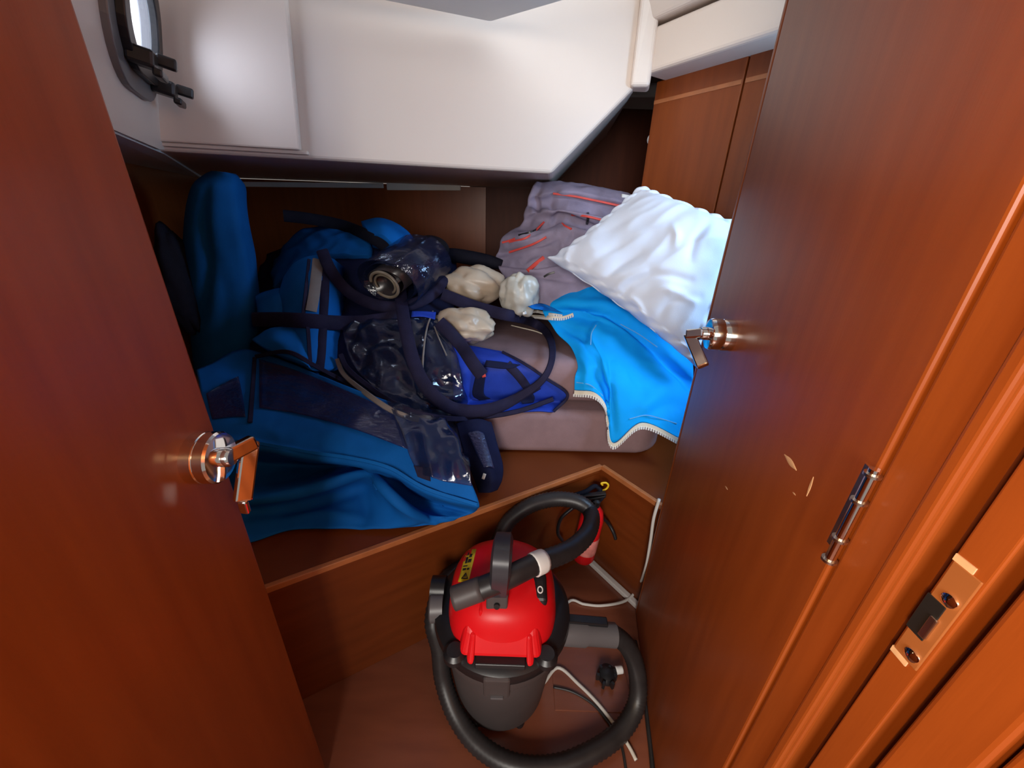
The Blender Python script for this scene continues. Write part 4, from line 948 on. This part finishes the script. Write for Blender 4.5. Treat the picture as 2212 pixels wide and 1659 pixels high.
# ------------------------------------------------------------------ doors
def rosette_handle(parent, c, n, neck_end, lev_end, r=.028, h=.031):
    """keyhole rosette, neck and flat lever"""
    c, n = A_(c), A_(n); n = n / np.linalg.norm(n)
    lathe('rosette', c, [(.001, 0), (r, 0), (r, h * .42), (r * .96, h * .46), (r, h * .5), (r, h * .88), (r * .93, h * .97), (r * .62, h), (.001, h)], CHROME, parent, 36, axis=n)
    ne, le = A_(neck_end), A_(lev_end)
    lathe('neck', c + n * (h - .003), [(.001, 0), (.013, 0), (.013, .012), (.011, .016), (.001, .016)], CHROME, parent, 20, axis=n)
    L = thing('x', (0, 0, 0), '', '') if False else None
    d = le - ne; d = d / np.linalg.norm(d)
    nd = ne - (c + n * (h - .002)); 
    up = np.cross(nd, d); up = up / np.linalg.norm(up); 
    b1 = bar('lever_arm', c + n * (h + .002), ne + nd / np.linalg.norm(nd) * .006, .017, .020, d, CHROME, parent, .003)
    b2 = bar('lever', ne - d * .004, le, .012, .022, nd, CHROME, parent, .003)
    return b2
# right leaf
ra, rb = A_([.452, .892]), A_([.356, .306]); rd = (rb - ra) / np.linalg.norm(rb - ra); rn = A_([-rd[1], rd[0]]); rn = rn if rn[0] < 0 else -rn
def rp(s, o_=0.0): return ra + rd * s + rn * o_
dr = prism('door_2', [rp(.014), rp(.588), rp(.588, -.022), rp(.014, -.022)], .012, 1.98, WOOD, None, .003); struct(dr, 'open right door leaf of varnished mahogany')
prism('lipping', [rp(-.002, .0005), rp(.013, .0005), rp(.013, -.0225), rp(-.002, -.0225)], .012, 1.98, WOOD, dr, .005, seg=3)
hc_ = A_([*rp(.162), 1.042])
rosette_handle(dr, hc_, (*rn, 0), W(1490, 724, x=.358), W(1519, 792, x=.368), .031, .044)
def dmark(px0, py0, px1, py1, wd, name='scuff'):
    p, q = onplane(px0, py0, (*rp(.1), 1), A_([*rn, 0])), onplane(px1, py1, (*rp(.1), 1), A_([*rn, 0])); n3 = A_([*rn, 0])
    P = spline([p + n3 * .0004, q + n3 * .0004], 9)
    ribbon(name, P, wd, .0006, SCUFF, dr, n=9, nrm=[n3, n3], wfun=lambda t: max(.12, math.sin(math.pi * min(.95, max(.05, t)))))
dmark(1695, 982, 1721, 1016, .009); dmark(1758, 1030, 1743, 1072, .004); dmark(1567, 1050, 1572, 1058, .003); dmark(1713, 1063, 1719, 1070, .002)
# hinge on the right leaf
hz0, hz1 = onplane(1898, 1002, (*rp(.1, .012), 1), A_([*rn, 0])), onplane(1838, 1140, (*rp(.1, .012), 1), A_([*rn, 0]))
hb_ = A_([*rp(.596, .008)])
hinge = lathe('hinge', (*hb_, .92), [(.001, 0), (.0050, 0), (.0050, .118), (.001, .118)], CHROME, dr, 18)
for zz in (.918, .948, .998, 1.030):
    lathe('hinge_ring', (*hb_, zz), [(.001, 0), (.0074, 0), (.0074, .003), (.001, .003)], STEEL, hinge, 18)
prism('hinge_leaf', [rp(.574, .0012), rp(.59, .0012), rp(.59, -.001), rp(.574, -.001)], .925, 1.03, STEEL, hinge)
# jamb, right
jx = .366
def jamb(name, y0, y1, x0, x1, m, bev=.004, lab=None):
    o = prism(name, [(x0, y0), (x1, y0), (x1, y1), (x0, y1)], 0.0005, 1.98, m, None, bev, seg=3); struct(o, lab); return o
jb = jamb('trim_11', .250, .3075, .3592, .44, WOOD, .004, 'mahogany door post beside the hinge')
prism('bead', [(.3535, .2525), (.366, .2525), (.366, .2665), (.3535, .2665)], .0005, 1.98, WOOD, jb, .004, seg=3)
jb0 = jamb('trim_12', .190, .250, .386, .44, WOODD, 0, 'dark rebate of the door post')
js = jamb('trim_13', .2065, .2325, .3625, .386, WOOD, .002, 'door post strip carrying the strike plate')
jp = jamb('trim_14', .150, .1930, .3615, .44, WOOD, .005, 'mahogany panel edge nearest the camera')
jq = jamb('trim_15', -.20, .146, .3625, .44, WOOD, .004, 'mahogany bulkhead panel right of the doorway')
# strike plate
sz0, sz1 = .895, 1.005
sp = obox('strike_plate', (.3618, .2195, (sz0 + sz1) / 2), (.001, 0, 0), (0, .0105, 0), (0, 0, (sz1 - sz0) / 2), WOOD if False else BRONZE, js, .0008)
obox('latch_slot', (.3611, .224, .945), (.0012, 0, 0), (0, .0075, 0), (0, 0, .021), BLACK, sp, .0005)
obox('latch_tongue', (.3600, .218, .940), (.002, 0, 0), (0, .003, 0), (0, 0, .012), STEEL, sp, .001)
for zz, yy in ((.974, .2175), (.905, .2165)):
    sc = lathe('screw', (.3608, yy, zz), [(.001, 0), (.0062, 0), (.0058, .0018), (.003, .0032), (.0005, .0036)], CHROME, sp, 18, axis=(-1, 0, 0))
for zz in (sz0 - .003, sz1 + .003):
    obox('bare_notch', (.3621, .2240, zz), (.0008, 0, 0), (0, .0075, 0), (0, 0, .0032), SCUFF, js, 0)
# left leaf
la, lb = A_([-.41, .455]), A_([-.355, -.16]); ld = (lb - la) / np.linalg.norm(lb - la); ln = A_([-ld[1], ld[0]]); ln = ln if ln[0] > 0 else -ln
def lpp(s, o_=0.0): return la + ld * s + ln * o_
dlf = prism('door_1', [lpp(0), lpp(.62), lpp(.62, -.022), lpp(0, -.022)], .012, 1.98, WOOD, None, .004, seg=3); struct(dlf, 'open left door leaf of varnished mahogany')
rosette_handle(dlf, (*lpp(.043), .944), (*ln, 0), W(540, 958, x=-.358), W(524, 1082, x=-.362), .034)
le = W(524, 1082, x=-.362); bar('lever_tip', le, W(531, 1106, x=-.366), .008, .012, (1, 0, 0), CHROME, dlf, .002)
obox('edge_catch', (*lpp(-.0005, -.008), 1.205), (*(ln * .004), 0), (*(ld * .001), 0), (0, 0, .018), STEEL, dlf, .0005)
struct(prism('wall_front_left', [(-1.45, -.235), (-.44, -.235), (-.44, -.175), (-1.45, -.175)], 0.0, 2.1, WOOD), 'mahogany bulkhead left of the doorway')
struct(prism('wall_front_right', [(.441, .03), (1.45, .03), (1.45, .09), (.441, .09)], 0.0, 2.1, WOOD), 'mahogany bulkhead right of the doorway')
jamb('trim_16', -.24, -.17, -.44, -.352, WOOD, .004, 'mahogany bulkhead panel left of the doorway')
